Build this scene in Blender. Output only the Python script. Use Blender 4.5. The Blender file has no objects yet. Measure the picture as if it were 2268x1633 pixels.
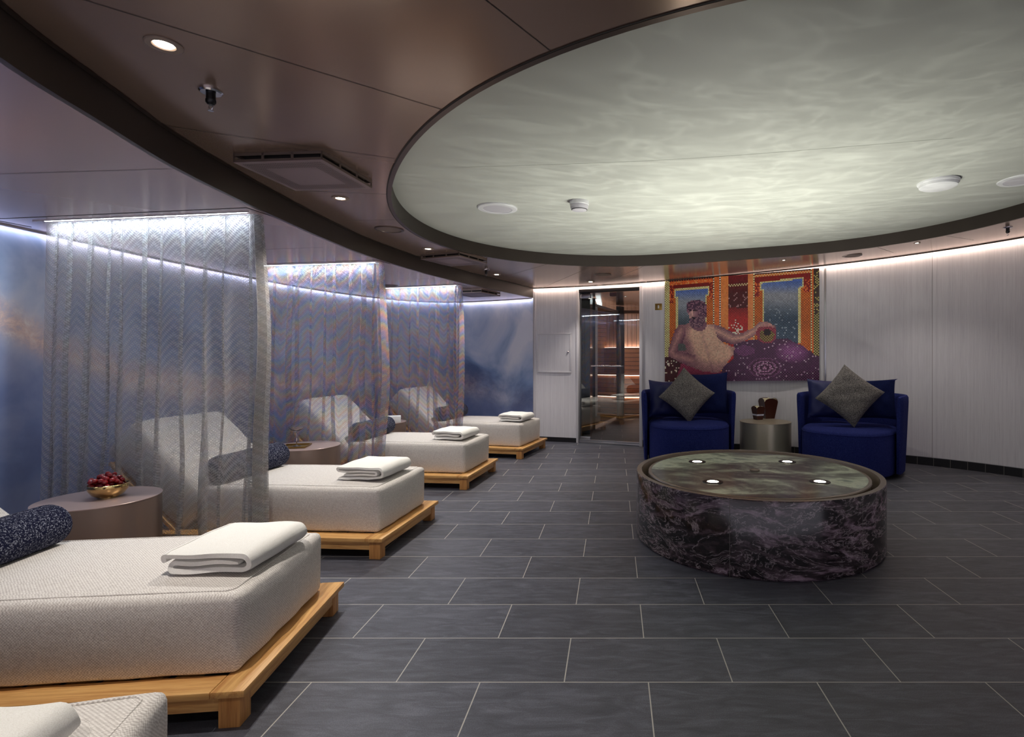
import bpy, bmesh, math, random
import numpy as np
from mathutils import Vector, Matrix
random.seed(7); rng = np.random.default_rng(7)
S = bpy.context.scene; COL = S.collection
PI = math.pi
# ------------------------------------------------------------------ camera, world, exposure
F = 1200.0; CX, CY, HC = 1360.0, 788.0, 1.18          # focal length in px of the 2268x1633 frame, axis point, camera height
cam = bpy.data.cameras.new('camera'); cam.sensor_width = 36; cam.lens = F/2268*36
cam.shift_x = -(CX-1134)/2268; cam.shift_y = -(816.5-CY)/2268; cam.clip_start = .02
co = bpy.data.objects.new('camera', cam); COL.objects.link(co)
co.location = (0, 0, HC); co.rotation_euler = (PI/2, 0, 0); S.camera = co
w = bpy.data.worlds.new('world'); S.world = w; w.use_nodes = True
w.node_tree.nodes['Background'].inputs[0].default_value = (.90, .86, 1.0, 1)
w.node_tree.nodes['Background'].inputs[1].default_value = 1.05
S.view_settings.view_transform = 'Standard'; S.view_settings.look = 'None'
S.view_settings.gamma = 1; S.view_settings.use_curve_mapping = False
S.view_settings.exposure = 0.0
S.cycles.transparent_max_bounces = 40; S.cycles.max_bounces = 8; S.cycles.diffuse_bounces = 4
S.cycles.caustics_reflective = False; S.cycles.caustics_refractive = False
S.cycles.sample_clamp_indirect = 4.0
K_SPOT = 2.4; K_STRIP = 5.0

def Hc(X):      # main ceiling height above the eye; it rises slightly to the right
    return .93+.058*(math.sqrt((X-.3)**2+.25)+(X-.3))/2
HL = .80; HR = .11                                   # lower ceiling above the eye; depth of the round recess
def gz(px, py, z=0.0):                               # the point at height z seen at a pixel of the photograph
    Y = (HC-z)*F/(py-CY); return Vector(((px-CX)/F*Y, Y, z))
def gy(px, py, Y): return Vector(((px-CX)/F*Y, Y, HC-(py-CY)/F*Y))
def gc(px, py, off=0.0):
    Y = 3.0
    for _ in range(80):
        X = (px-CX)/F*Y; Y = .5*Y+.5*(Hc(X)+off)*F/(CY-py)
    X = (px-CX)/F*Y; return Vector((X, Y, HC+Hc(X)+off))

# ------------------------------------------------------------------ helpers
def lin(c):
    return tuple(((v/255)/12.92 if v/255 <= .04045 else ((v/255+.055)/1.055)**2.4) for v in c)
def mesh_obj(name, bm, mat, parent=None, smooth=True, loc=None, rot=None):
    me = bpy.data.meshes.new(name); bmesh.ops.recalc_face_normals(bm, faces=bm.faces) if not bm.faces.layers.int.get('keep') else None
    bm.to_mesh(me); bm.free()
    for m in (mat if isinstance(mat, (list, tuple)) else [mat]): me.materials.append(m)
    if smooth:
        me.shade_smooth(); 
        try: me.set_sharp_from_angle(angle=math.radians(38))
        except Exception: pass
    o = bpy.data.objects.new(name, me); COL.objects.link(o)
    if parent: o.parent = parent
    if loc is not None: o.location = loc
    if rot is not None: o.rotation_euler = rot
    return o
def empty(name, loc=(0, 0, 0), rz=0):
    o = bpy.data.objects.new(name, None); COL.objects.link(o); o.location = loc; o.rotation_euler = (0, 0, rz)
    o.empty_display_size = .1; return o
def tag(o, label=None, cat=None, group=None, kind=None):
    if label: o['label'] = label
    if cat: o['category'] = cat
    if group: o['group'] = group
    if kind: o['kind'] = kind
    return o
def struct(name, bm, mat, parent=None, smooth=True):
    o = mesh_obj(name, bm, mat, parent, smooth)
    if parent is None: o['kind'] = 'structure'
    return o
def copy_tree(o, parent=None):
    c = o.copy(); COL.objects.link(c); c.parent = parent
    for ch in [x for x in COL.objects if x.parent == o]: copy_tree(ch, c)
    return c
def box(bm, x0, x1, y0, y1, z0, z1, bev=0.0, seg=2, M=None):
    vs = [bm.verts.new((x, y, z)) for x in (x0, x1) for y in (y0, y1) for z in (z0, z1)]
    fs = [(0, 1, 3, 2), (4, 6, 7, 5), (0, 4, 5, 1), (2, 3, 7, 6), (0, 2, 6, 4), (1, 5, 7, 3)]
    faces = [bm.faces.new([vs[i] for i in f]) for f in fs]
    if bev > 0:
        es = list({e for f in faces for e in f.edges})
        r = bmesh.ops.bevel(bm, geom=es, offset=bev, segments=seg, profile=.5, affect='EDGES')
        vs = list({v for f in faces if f.is_valid for v in f.verts} | {v for v in r['verts']})
    if M is not None:
        for v in vs: v.co = M @ v.co
    return vs
def new(): return bmesh.new()
def lathe(bm, prof, n=48, cx=0, cy=0, M=None, cap=True):
    rings = []
    for r, z in prof:
        rings.append([bm.verts.new((cx+r*math.cos(2*PI*i/n), cy+r*math.sin(2*PI*i/n), z)) for i in range(n)] if r > 1e-6 else [bm.verts.new((cx, cy, z))])
    for a, b in zip(rings, rings[1:]):
        for i in range(n):
            j = (i+1) % n
            if len(a) == 1 and len(b) == 1: continue
            if len(a) == 1: bm.faces.new((a[0], b[i], b[j]))
            elif len(b) == 1: bm.faces.new((a[i], a[j], b[0]))
            else: bm.faces.new((a[i], a[j], b[j], b[i]))
    if M is not None:
        for r in rings:
            for v in r: v.co = M @ v.co
def tube(bm, pts, r, n=8, closed=False):
    pts = [Vector(p) for p in pts]; rings = []; up = Vector((0, 0, 1))
    for i, p in enumerate(pts):
        a = pts[i-1] if (i > 0 or closed) else pts[i]; b = pts[(i+1) % len(pts)] if (i < len(pts)-1 or closed) else pts[i]
        t = (b-a).normalized(); s = t.cross(up)
        if s.length < .05: s = t.cross(Vector((1, 0, 0)))
        s.normalize(); q = s.cross(t).normalized()
        rings.append([bm.verts.new(p+s*(r*math.cos(2*PI*k/n))+q*(r*math.sin(2*PI*k/n))) for k in range(n)])
    m = len(rings)
    for i in range(m if closed else m-1):
        A, B = rings[i], rings[(i+1) % m]
        for k in range(n): bm.faces.new((A[k], A[(k+1) % n], B[(k+1) % n], B[k]))
    if not closed:
        bm.faces.new(rings[0][::-1]); bm.faces.new(rings[-1])
def extrude_plan(bm, pts, zf0, zf1):                  # a vertical ribbon above a plan polyline
    a = [bm.verts.new((p[0], p[1], zf0(p))) for p in pts]; b = [bm.verts.new((p[0], p[1], zf1(p))) for p in pts]
    return [bm.faces.new((a[i], a[i+1], b[i+1], b[i])) for i in range(len(pts)-1)]
def smoothline(P, n=12):                              # Catmull-Rom through plan points
    P = [Vector((p[0], p[1])) for p in P]; out = []
    for i in range(len(P)-1):
        p0 = P[max(i-1, 0)]; p1 = P[i]; p2 = P[i+1]; p3 = P[min(i+2, len(P)-1)]
        for k in range(n):
            t = k/n
            out.append(.5*((2*p1)+(p2-p0)*t+(2*p0-5*p1+4*p2-p3)*t*t+(3*p1-p0-3*p2+p3)*t**3))
    out.append(P[-1]); return out
def offset_line(L, d):                                # plan offset to the right-hand side of travel
    out = []
    for i in range(len(L)):
        t = (L[min(i+1, len(L)-1)]-L[max(i-1, 0)]).normalized(); out.append(L[i]+Vector((t.y, -t.x))*d)
    return out

# ------------------------------------------------------------------ materials
def M_(name):
    m = bpy.data.materials.new(name); m.use_nodes = True
    nt = m.node_tree; return m, nt, nt.nodes['Principled BSDF'], nt.nodes, nt.links
def flat(name, col, rough=.5, metal=0, spec=.5, **k):
    m, nt, b, N, L = M_(name)
    b.inputs['Base Color'].default_value = (*lin(col), 1); b.inputs['Roughness'].default_value = rough
    b.inputs['Metallic'].default_value = metal; b.inputs['Specular IOR Level'].default_value = spec
    for kk, v in k.items(): b.inputs[kk].default_value = v
    return m
def emis(name, col, s):
    m, nt, b, N, L = M_(name); N.remove(b)
    e = N.new('ShaderNodeEmission'); e.inputs[0].default_value = (*lin(col), 1); e.inputs[1].default_value = s
    L.new(e.outputs[0], N['Material Output'].inputs[0]); return m
def node(N, t, **k):
    n = N.new('ShaderNode'+t)
    for a, v in k.items(): setattr(n, a, v)
    return n
def mathn(nt, op, a, b=None, c=None):
    n = nt.nodes.new('ShaderNodeMath'); n.operation = op
    for i, v in enumerate((a, b, c)):
        if v is None: continue
        if hasattr(v, 'is_linked') or hasattr(v, 'links'): nt.links.new(v, n.inputs[i])
        else: n.inputs[i].default_value = v
    return n.outputs[0]
def ramp(nt, fac, stops, interp='LINEAR'):
    r = nt.nodes.new('ShaderNodeValToRGB'); r.color_ramp.interpolation = interp
    el = r.color_ramp.elements
    while len(el) < len(stops): el.new(.5)
    for e, (p, c) in zip(el, stops): e.position = p; e.color = (*lin(c), 1)
    nt.links.new(fac, r.inputs[0]); return r.outputs[0]
def mix(nt, fac, a, b, bt='MIX'):
    n = nt.nodes.new('ShaderNodeMix'); n.data_type = 'RGBA'; n.blend_type = bt
    for i, v in ((0, fac), (6, a), (7, b)):
        if isinstance(v, (int, float)): n.inputs[i].default_value = v
        elif isinstance(v, tuple): n.inputs[i].default_value = (*lin(v), 1)
        else: nt.links.new(v, n.inputs[i])
    return n.outputs[2]
def coords(nt, scale=(1, 1, 1), rot=(0, 0, 0), loc=(0, 0, 0), src='Object'):
    t = nt.nodes.new('ShaderNodeTexCoord'); m = nt.nodes.new('ShaderNodeMapping')
    m.inputs['Scale'].default_value = scale; m.inputs['Rotation'].default_value = rot; m.inputs['Location'].default_value = loc
    nt.links.new(t.outputs[src], m.inputs[0]); return m.outputs[0]
def noise(nt, vec, scale, detail=4, rough=.5, dist=0):
    n = nt.nodes.new('ShaderNodeTexNoise'); n.inputs['Scale'].default_value = scale; n.inputs['Detail'].default_value = detail
    n.inputs['Roughness'].default_value = rough; n.inputs['Distortion'].default_value = dist
    nt.links.new(vec, n.inputs['Vector']); return n.outputs['Fac']
def bump(nt, b, h, strength=.3, dist=.01):
    n = nt.nodes.new('ShaderNodeBump'); n.inputs['Strength'].default_value = strength; n.inputs['Distance'].default_value = dist
    nt.links.new(h, n.inputs['Height']); nt.links.new(n.outputs[0], b.inputs['Normal'])

def mat_floor():
    m, nt, b, N, L = M_('slate_tile'); v = coords(nt, loc=(.18+.608*20-.304, -.3058*.4+.3058*40, 0))
    br = node(N, 'TexBrick'); br.offset = .5; br.offset_frequency = 2; br.squash = 1
    for k, x in (('Scale', 1), ('Mortar Size', .0022), ('Mortar Smooth', .1), ('Bias', 0), ('Brick Width', .608), ('Row Height', .3058)): br.inputs[k].default_value = x
    br.inputs['Color1'].default_value = (.3, .3, .3, 1); br.inputs['Color2'].default_value = (.8, .8, .8, 1); br.inputs['Mortar'].default_value = (0, 0, 0, 1)
    L.new(v, br.inputs['Vector'])
    streak = noise(nt, coords(nt, scale=(1.3, 6, 1), rot=(0, 0, .5)), 4, 6, .65, 1.2)
    fine = noise(nt, coords(nt), 260, 3, .7)
    base = ramp(nt, mathn(nt, 'ADD', mathn(nt, 'MULTIPLY', streak, .55), mathn(nt, 'MULTIPLY', fine, .45)), [(.32, (48, 49, 57)), (.5, (72, 73, 83)), (.68, (102, 103, 115))])
    tone = mix(nt, .22, base, br.outputs['Color'], 'OVERLAY')
    c = mix(nt, br.outputs['Fac'], tone, (176, 172, 166)); L.new(c, b.inputs['Base Color'])
    b.inputs['Roughness'].default_value = .46; b.inputs['Specular IOR Level'].default_value = .45
    h = mathn(nt, 'SUBTRACT', mathn(nt, 'ADD', fine, mathn(nt, 'MULTIPLY', streak, .6)), mathn(nt, 'MULTIPLY', br.outputs['Fac'], 1.0))
    bump(nt, b, h, .35, .002); return m
def mat_ceiling(name, col, rough=.3, metal=.75):
    m, nt, b, N, L = M_(name); n = noise(nt, coords(nt, scale=(1, 1, 1)), 900, 2)
    L.new(mix(nt, mathn(nt, 'MULTIPLY', n, .06), col, tuple(int(x*.8) for x in col)), b.inputs['Base Color'])
    b.inputs['Roughness'].default_value = rough; b.inputs['Metallic'].default_value = metal; return m
def mat_wallwood():
    m, nt, b, N, L = M_('pale_wood_laminate')
    uv = node(N, 'UVMap').outputs[0]
    mp = node(N, 'Mapping'); mp.inputs['Scale'].default_value = (60, 1.2, 1); L.new(uv, mp.inputs[0])
    a = noise(nt, mp.outputs[0], 3.2, 5, .6)
    mp2 = node(N, 'Mapping'); mp2.inputs['Scale'].default_value = (14, .05, 1); L.new(uv, mp2.inputs[0])
    c = noise(nt, mp2.outputs[0], 3, 2, .5)
    f = mathn(nt, 'ADD', mathn(nt, 'MULTIPLY', a, .6), mathn(nt, 'MULTIPLY', c, .4))
    L.new(ramp(nt, f, [(.34, (198, 194, 202)), (.5, (212, 209, 215)), (.66, (220, 217, 223))]), b.inputs['Base Color'])
    b.inputs['Roughness'].default_value = .38; bump(nt, b, a, .08, .002); return m
def mat_mural():
    m, nt, b, N, L = M_('mural_print')
    u1 = node(N, 'UVMap', uv_map='flat').outputs[0]; u2 = node(N, 'UVMap', uv_map='streak').outputs[0]
    big = noise(nt, u1, 1.1, 5, .55, .6)
    sp = node(N, 'SeparateXYZ'); L.new(u1, sp.inputs[0])
    s2 = node(N, 'SeparateXYZ'); L.new(u2, s2.inputs[0])
    t = mathn(nt, 'ADD', mathn(nt, 'MULTIPLY', big, .9), mathn(nt, 'MULTIPLY', mathn(nt, 'SUBTRACT', sp.outputs[1], 1.2), .13))
    base = ramp(nt, t, [(.30, (84, 102, 142)), (.41, (130, 152, 192)), (.52, (184, 194, 218)), (.66, (228, 226, 236))])
    # warm cloud streak following the streak line
    wob = mathn(nt, 'MULTIPLY', mathn(nt, 'SUBTRACT', noise(nt, u1, 2.2, 6, .6, .1), .5), .38)
    d = mathn(nt, 'ADD', s2.outputs[1], wob)
    wid = mathn(nt, 'ADD', mathn(nt, 'MULTIPLY', s2.outputs[0], .008), .09)
    band = mathn(nt, 'POWER', 2.718, mathn(nt, 'MULTIPLY', mathn(nt, 'POWER', mathn(nt, 'DIVIDE', mathn(nt, 'ABSOLUTE', d), wid), 2.0), -1.0))
    tex = noise(nt, u1, 8, 9, .78, .25)
    bf = mathn(nt, 'MULTIPLY', mathn(nt, 'MULTIPLY', band, mathn(nt, 'ADD', mathn(nt, 'MULTIPLY', tex, 3.0), -.55)), ramp(nt, mathn(nt, 'DIVIDE', sp.outputs[0], 14.5), [(0, (255, 255, 255)), (.6, (240, 240, 240)), (.8, (60, 60, 60)), (1, (50, 50, 50))]))
    warm = ramp(nt, tex, [(.35, (208, 162, 150)), (.5, (240, 202, 184)), (.66, (252, 238, 230))])
    c = mix(nt, bf, base, warm)
    below = mathn(nt, 'SMOOTH_MIN', mathn(nt, 'MAXIMUM', mathn(nt, 'MULTIPLY', d, -2.2), 0.0), .6, .02)
    c = mix(nt, below, c, (124, 130, 174)); L.new(c, b.inputs['Base Color'])
    b.inputs['Roughness'].default_value = .55; bump(nt, b, noise(nt, u1, 500, 2), .1, .001); return m
def mat_fabric(name, c1, c2, scale=230, c3=None):
    m, nt, b, N, L = M_(name); v = coords(nt, loc=(.0013, .0011, .0017))
    ch = node(N, 'TexChecker'); ch.inputs['Scale'].default_value = scale; ch.inputs['Color1'].default_value = (1, 1, 1, 1); ch.inputs['Color2'].default_value = (0, 0, 0, 1); L.new(v, ch.inputs['Vector'])
    n = noise(nt, v, scale*.55, 3, .7); f = mathn(nt, 'ADD', mathn(nt, 'MULTIPLY', ch.outputs['Fac'], .3), mathn(nt, 'MULTIPLY', n, .7))
    L.new(ramp(nt, f, [(.2, c1), (.8, c2)]), b.inputs['Base Color'])
    b.inputs['Roughness'].default_value = .95; b.inputs['Specular IOR Level'].default_value = .15
    b.inputs['Sheen Weight'].default_value = .15
    wr = noise(nt, v, 7, 3, .5, .5)
    bump(nt, b, mathn(nt, 'ADD', f, mathn(nt, 'MULTIPLY', wr, 2.0)), .5, .003); return m
def mat_speckle(name, c1, c2, scale=420, lo=.52, hi=.6):
    m, nt, b, N, L = M_(name); v = coords(nt); n = noise(nt, v, scale, 3, .75)
    L.new(ramp(nt, n, [(lo, c1), (hi, c2)]), b.inputs['Base Color']); b.inputs['Roughness'].default_value = .95
    b.inputs['Specular IOR Level'].default_value = .1
    bump(nt, b, n, .7, .004); return m
def mat_terry():
    m, nt, b, N, L = M_('terry_cloth'); v = coords(nt); n = noise(nt, v, 480, 4, .8); n2 = noise(nt, v, 60, 3, .6)
    L.new(ramp(nt, n, [(.3, (226, 222, 216)), (.6, (250, 249, 246))]), b.inputs['Base Color']); b.inputs['Roughness'].default_value = 1
    b.inputs['Specular IOR Level'].default_value = .05
    bump(nt, b, mathn(nt, 'ADD', n, n2), .6, .003); return m
def mat_wood(name, dark, light, axis=0, scale=1.0):
    m, nt, b, N, L = M_(name); sc = [26, 26, 26]; sc[axis] = 1.6
    v = coords(nt, scale=tuple(s*scale for s in sc)); n = noise(nt, v, 1.0, 6, .6, 1.5); fine = noise(nt, coords(nt, scale=tuple(s*scale*6 for s in sc)), 1.5, 3, .6)
    f = mathn(nt, 'ADD', mathn(nt, 'MULTIPLY', n, .7), mathn(nt, 'MULTIPLY', fine, .3))
    L.new(ramp(nt, f, [(.32, dark), (.62, light)]), b.inputs['Base Color']); b.inputs['Roughness'].default_value = .42
    bump(nt, b, f, .12, .002); return m
def mat_marble(name, wet=False):
    m, nt, b, N, L = M_(name); v = coords(nt, scale=(.8, .8, 1.9), rot=(.35, .45, 0)) if not wet else coords(nt)
    warp = node(N, 'TexNoise'); warp.inputs['Scale'].default_value = 2.2; warp.inputs['Detail'].default_value = 5; warp.inputs['Distortion'].default_value = 1.2; L.new(v, warp.inputs['Vector'])
    vm = node(N, 'VectorMath', operation='MULTIPLY_ADD'); L.new(warp.outputs['Color'], vm.inputs[0]); vm.inputs[1].default_value = (.4, .4, .4); L.new(v, vm.inputs[2])
    big = noise(nt, vm.outputs[0], 1.7, 8, .66, 1.1)
    wv = node(N, 'TexWave'); wv.inputs['Scale'].default_value = 3.2; wv.inputs['Distortion'].default_value = 9; wv.inputs['Detail'].default_value = 8; wv.inputs['Detail Scale'].default_value = 1.6; wv.inputs['Detail Roughness'].default_value = .68
    wv.bands_direction = 'DIAGONAL'; L.new(vm.outputs[0], wv.inputs['Vector'])
    vein = node(N, 'TexNoise'); vein.inputs['Scale'].default_value = 4.5; vein.inputs['Detail'].default_value = 8; vein.inputs['Roughness'].default_value = .6; vein.inputs['Distortion'].default_value = 2.2; L.new(vm.outputs[0], vein.inputs['Vector'])
    vf = mathn(nt, 'POWER', mathn(nt, 'SUBTRACT', 1.0, mathn(nt, 'MULTIPLY', mathn(nt, 'ABSOLUTE', mathn(nt, 'SUBTRACT', vein.outputs['Fac'], .5)), 2.0)), 60.0)
    if not wet:
        base = ramp(nt, mathn(nt, 'ADD', mathn(nt, 'MULTIPLY', big, .8), mathn(nt, 'MULTIPLY', wv.outputs['Fac'], .2)), [(.34, (18, 17, 20)), (.45, (40, 34, 38)), (.55, (66, 55, 60)), (.62, (112, 95, 106)), (.70, (158, 138, 152)), (.8, (84, 70, 78))])
        c = mix(nt, mathn(nt, 'MULTIPLY', vf, .75), base, (206, 190, 196))
    else:
        big2 = noise(nt, coords(nt, scale=(.9, 1.9, 1), rot=(0, 0, -.5)), 1.5, 4, .5, 1.0)
        base = ramp(nt, mathn(nt, 'ADD', mathn(nt, 'MULTIPLY', big2, .93), mathn(nt, 'MULTIPLY', wv.outputs['Fac'], .07)), [(.32, (40, 38, 37)), (.43, (80, 81, 76)), (.52, (134, 141, 126)), (.61, (204, 212, 190)), (.70, (116, 130, 122))])  # green marble tones, with the bright ceiling reflection painted in as pale clouds
        c = mix(nt, mathn(nt, 'MULTIPLY', vf, .12), base, (190, 196, 180))
    L.new(c, b.inputs['Base Color']); b.inputs['Roughness'].default_value = .16 if not wet else .4
    if wet:
        b.inputs['Coat Weight'].default_value = .7; b.inputs['Coat Roughness'].default_value = .12
        wb = node(N, 'Bump'); wb.inputs['Strength'].default_value = .1; wb.inputs['Distance'].default_value = .01
        L.new(noise(nt, coords(nt, scale=(1, 2.5, 1)), 7, 3, .5, .8), wb.inputs['Height']); L.new(wb.outputs[0], b.inputs['Coat Normal'])
    return m
def mat_curtain(name, c1, c2, tint=0.0, dens=.55):
    m, nt, b, N, L = M_(name); N.remove(b)
    uv = node(N, 'UVMap').outputs[0]; sp = node(N, 'SeparateXYZ'); L.new(uv, sp.inputs[0]); u, v = sp.outputs[0], sp.outputs[1]
    tri = mathn(nt, 'PINGPONG', u, .095)
    ch = mathn(nt, 'ADD', v, mathn(nt, 'MULTIPLY', tri, .95))
    wa = mathn(nt, 'SINE', mathn(nt, 'MULTIPLY', ch, 2*PI/.048))
    wb = mathn(nt, 'SINE', mathn(nt, 'MULTIPLY', u, 2*PI/.0095))
    wc = mathn(nt, 'SINE', mathn(nt, 'MULTIPLY', ch, 2*PI/.016))
    op = mathn(nt, 'ADD', dens, mathn(nt, 'ADD', mathn(nt, 'MULTIPLY', wa, .07), mathn(nt, 'ADD', mathn(nt, 'MULTIPLY', mathn(nt, 'MULTIPLY', wb, wc), .26), mathn(nt, 'MULTIPLY', wb, .05))))
    op = mathn(nt, 'MINIMUM', mathn(nt, 'MAXIMUM', op, .04), .96)
    ph = mathn(nt, 'MULTIPLY', mathn(nt, 'ADD', ch, mathn(nt, 'MULTIPLY', noise(nt, uv, 2.4, 3), .55)), 7.5)
    shimmer = ramp(nt, mathn(nt, 'FRACT', ph), [(0, (92, 146, 214)), (.25, (196, 156, 208)), (.5, (240, 162, 92)), (.75, (200, 204, 150)), (1, (92, 146, 214))])  # rainbow moire shimmer painted into the cloth colour
    base = mix(nt, mathn(nt, 'ADD', mathn(nt, 'MULTIPLY', wa, .12), .5), c1, c2)
    colr = mix(nt, tint, base, shimmer)
    d = node(N, 'BsdfDiffuse'); L.new(colr, d.inputs[0]); t = node(N, 'BsdfTranslucent'); L.new(colr, t.inputs[0])
    a = node(N, 'MixShader'); a.inputs[0].default_value = .5; L.new(d.outputs[0], a.inputs[1]); L.new(t.outputs[0], a.inputs[2])
    tr = node(N, 'BsdfTransparent'); x = node(N, 'MixShader'); L.new(op, x.inputs[0]); L.new(tr.outputs[0], x.inputs[1]); L.new(a.outputs[0], x.inputs[2])
    L.new(x.outputs[0], N['Material Output'].inputs[0]); return m
def mat_pane(name, tintc=(255, 255, 255), refl=.16, dark=0.0):
    m, nt, b, N, L = M_(name); N.remove(b)
    g = node(N, 'BsdfGlossy'); g.inputs['Roughness'].default_value = .01; t = node(N, 'BsdfTransparent'); t.inputs[0].default_value = (*lin(tintc), 1)
    fr = node(N, 'Fresnel'); fr.inputs[0].default_value = 1.5; fm = mathn(nt, 'MINIMUM', mathn(nt, 'ADD', mathn(nt, 'MULTIPLY', fr.outputs[0], 1.5), refl-.06), 1.0)
    x = node(N, 'MixShader'); L.new(fm, x.inputs[0]); L.new(t.outputs[0], x.inputs[1]); L.new(g.outputs[0], x.inputs[2])
    L.new(x.outputs[0], N['Material Output'].inputs[0]); return m
def mat_attr(name, rough=.35):
    m, nt, b, N, L = M_(name); a = node(N, 'VertexColor', layer_name='pigment'); L.new(a.outputs[0], b.inputs['Base Color'])
    b.inputs['Roughness'].default_value = rough; b.inputs['Specular IOR Level'].default_value = .4; return m
def mat_vslat(name, dark, light, pitch, axis, gap=.08):   # boards with dark joints every pitch metres along an axis
    m, nt, b, N, L = M_(name); t = node(N, 'TexCoord'); sp = node(N, 'SeparateXYZ'); L.new(t.outputs['Object'], sp.inputs[0])
    f = mathn(nt, 'FRACT', mathn(nt, 'ADD', mathn(nt, 'DIVIDE', sp.outputs[axis], pitch), 50.0)); j = mathn(nt, 'LESS_THAN', f, gap)
    sc = [18, 18, 18]; sc[2 if axis != 2 else 0] = 1.2; n = noise(nt, coords(nt, scale=tuple(sc)), 1, 4, .6, .8)
    L.new(mix(nt, j, ramp(nt, n, [(.3, dark), (.7, light)]), (40, 22, 14)), b.inputs['Base Color']); b.inputs['Roughness'].default_value = .5; return m

MAT = dict(
 floor=mat_floor(), ceil=mat_ceiling('satin_brown_panel', (162, 137, 123), .2, .55), ceil_low=mat_ceiling('satin_brown_panel_low', (216, 188, 184), .2, .55),
 dark=flat('dark_bronze', (58, 50, 44), .45, .3), rim=flat('bronze_rim', (96, 82, 76), .3, .8), seam=flat('seam_shadow_gap', (36, 28, 26), .6),
 recess=flat('white_satin_ceiling', (192, 194, 186), .5), wall=mat_wallwood(), mural=mat_mural(),
 base=flat('black_tile', (26, 26, 30), .35), grout=flat('grey_grout', (120, 116, 112), .8),
 bed=mat_fabric('woven_upholstery', (176, 168, 164), (242, 238, 234), 210), bolster=mat_speckle('navy_boucle', (18, 20, 44), (166, 170, 186), 170, .53, .68),
 terry=mat_terry(), teak=mat_wood('teak', (182, 124, 68), (230, 182, 116), 0), teak_y=mat_wood('teak_cross', (178, 120, 66), (226, 178, 112), 1), teak_z=mat_wood('teak_upright', (160, 102, 54), (214, 158, 94), 2),
 slat=flat('teak_slat_shadow', (120, 66, 34), .5),
 table=flat('taupe_lacquer', (168, 146, 142), .3, .3), table_gold=flat('champagne_metal', (200, 192, 172), .3, .6), table_top=flat('taupe_top', (150, 140, 124), .4, .2),
 gold=flat('polished_brass', (205, 176, 120), .12, 1), brass=flat('aged_brass', (140, 112, 60), .35, .9), chrome=flat('chrome', (215, 215, 222), .12, 1),
 steel=flat('brushed_steel', (170, 170, 176), .3, .9), blackm=flat('black_metal', (24, 22, 24), .35, .4), white=flat('white_plastic', (226, 226, 228), .4), white2=flat('white_paint_trim', (205, 202, 208), .4),
 drum=flat('taupe_drum', (128, 110, 102), .32, .45), ring=flat('taupe_lamp_ring', (150, 132, 122), .4, .2), grille=flat('taupe_grille', (116, 100, 92), .55, .2), vent=flat('taupe_vent_plate', (150, 130, 130), .4, .5), vhole=flat('vent_hole', (34, 28, 26), .7),
 marble=mat_marble('purple_marble'), water=mat_marble('green_marble_painted_reflection', True), rimm=flat('marble_edge', (120, 106, 96), .25),
 blue=mat_speckle('blue_wool', (14, 18, 74), (60, 72, 140), 260, .4, .75), velvet=flat('navy_velvet', (16, 24, 78), .55, 0, .4), navy=mat_speckle('navy_cushion_cloth', (10, 14, 44), (34, 44, 96), 300, .35, .75),
 tweed=mat_speckle('grey_tweed', (46, 44, 46), (158, 152, 150), 200, .42, .66), brown=flat('chocolate_card', (62, 28, 20), .35), cream=flat('cream_card', (238, 232, 206), .6), pop=flat('popcorn', (240, 232, 200), .8), ribbon=flat('white_band', (212, 216, 236), .5), ink=flat('grey_print', (90, 90, 110), .6),
 grape=flat('red_grape_skin', (128, 14, 18), .12, 0, .6), stem=flat('grape_stem', (120, 104, 44), .6), art=mat_attr('mosaic_tile'), artside=flat('panel_edge', (60, 46, 40), .6),
 lamp=emis('lamp_lens', (255, 240, 214), 26), tiny=emis('small_lamp_lens', (255, 250, 240), 12), slotled=emis('cool_led', (224, 240, 255), 36*K_STRIP), muralled=emis('mural_led', (236, 236, 255), 19), wallled=emis('warm_led', (255, 228, 206), 34),
 cedarv=mat_vslat('cedar_upright_boards', (196, 140, 116), (226, 182, 156), .1, 0), cedarh=mat_vslat('cedar_slats', (176, 112, 74), (216, 150, 102), .095, 2, .1), cedar=mat_wood('cedar_bench', (176, 104, 70), (222, 156, 116), 0),
 pane=mat_pane('clear_glass', (245, 248, 246), .12), tinted=mat_pane('tinted_glass', (150, 140, 138), .2), black=flat('black_panel', (14, 14, 18), .15),
 red=flat('red_plastic', (110, 10, 24), .4), candle=flat('amber_jar', (214, 176, 96), .25), sauna_led=emis('sauna_led', (255, 222, 204), 9), glass=flat('glassware', (255, 255, 255), .02, 0, .5, **{'Transmission Weight': 1.0, 'IOR': 1.45}),
)

# ------------------------------------------------------------------ plan curves
WALL = smoothline([(-1.12, 7.52), (-.52, 7.35), (.355, 7.03), (1.506, 6.72), (2.167, 6.5), (3.17, 5.98), (3.96, 5.24), (4.5, 4.2), (4.7, 3.0), (4.75, 1.5), (4.75, -1.2)], 14)
MUR = smoothline([(-3.72, -1.6), (-3.74, 0), (-3.74, 1.5), (-3.74, 3.3), (-3.78, 4.4), (-3.76, 5.4), (-3.66, 6.4), (-3.38, 7.3), (-2.95, 7.95), (-2.35, 8.12), (-1.75, 7.9), (-1.12, 7.56)], 10)
FAS = smoothline([(.3, -1.2), (-.45, -.5), (-1.05, .3), (-1.42, .95), (-1.64, 1.45), (-1.75, 1.86), (-1.85, 2.27), (-1.905, 2.7), (-1.935, 3.05), (-1.97, 3.75), (-1.955, 4.4), (-1.78, 5.5), (-1.47, 6.5), (-1.12, 7.5)], 8)
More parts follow.
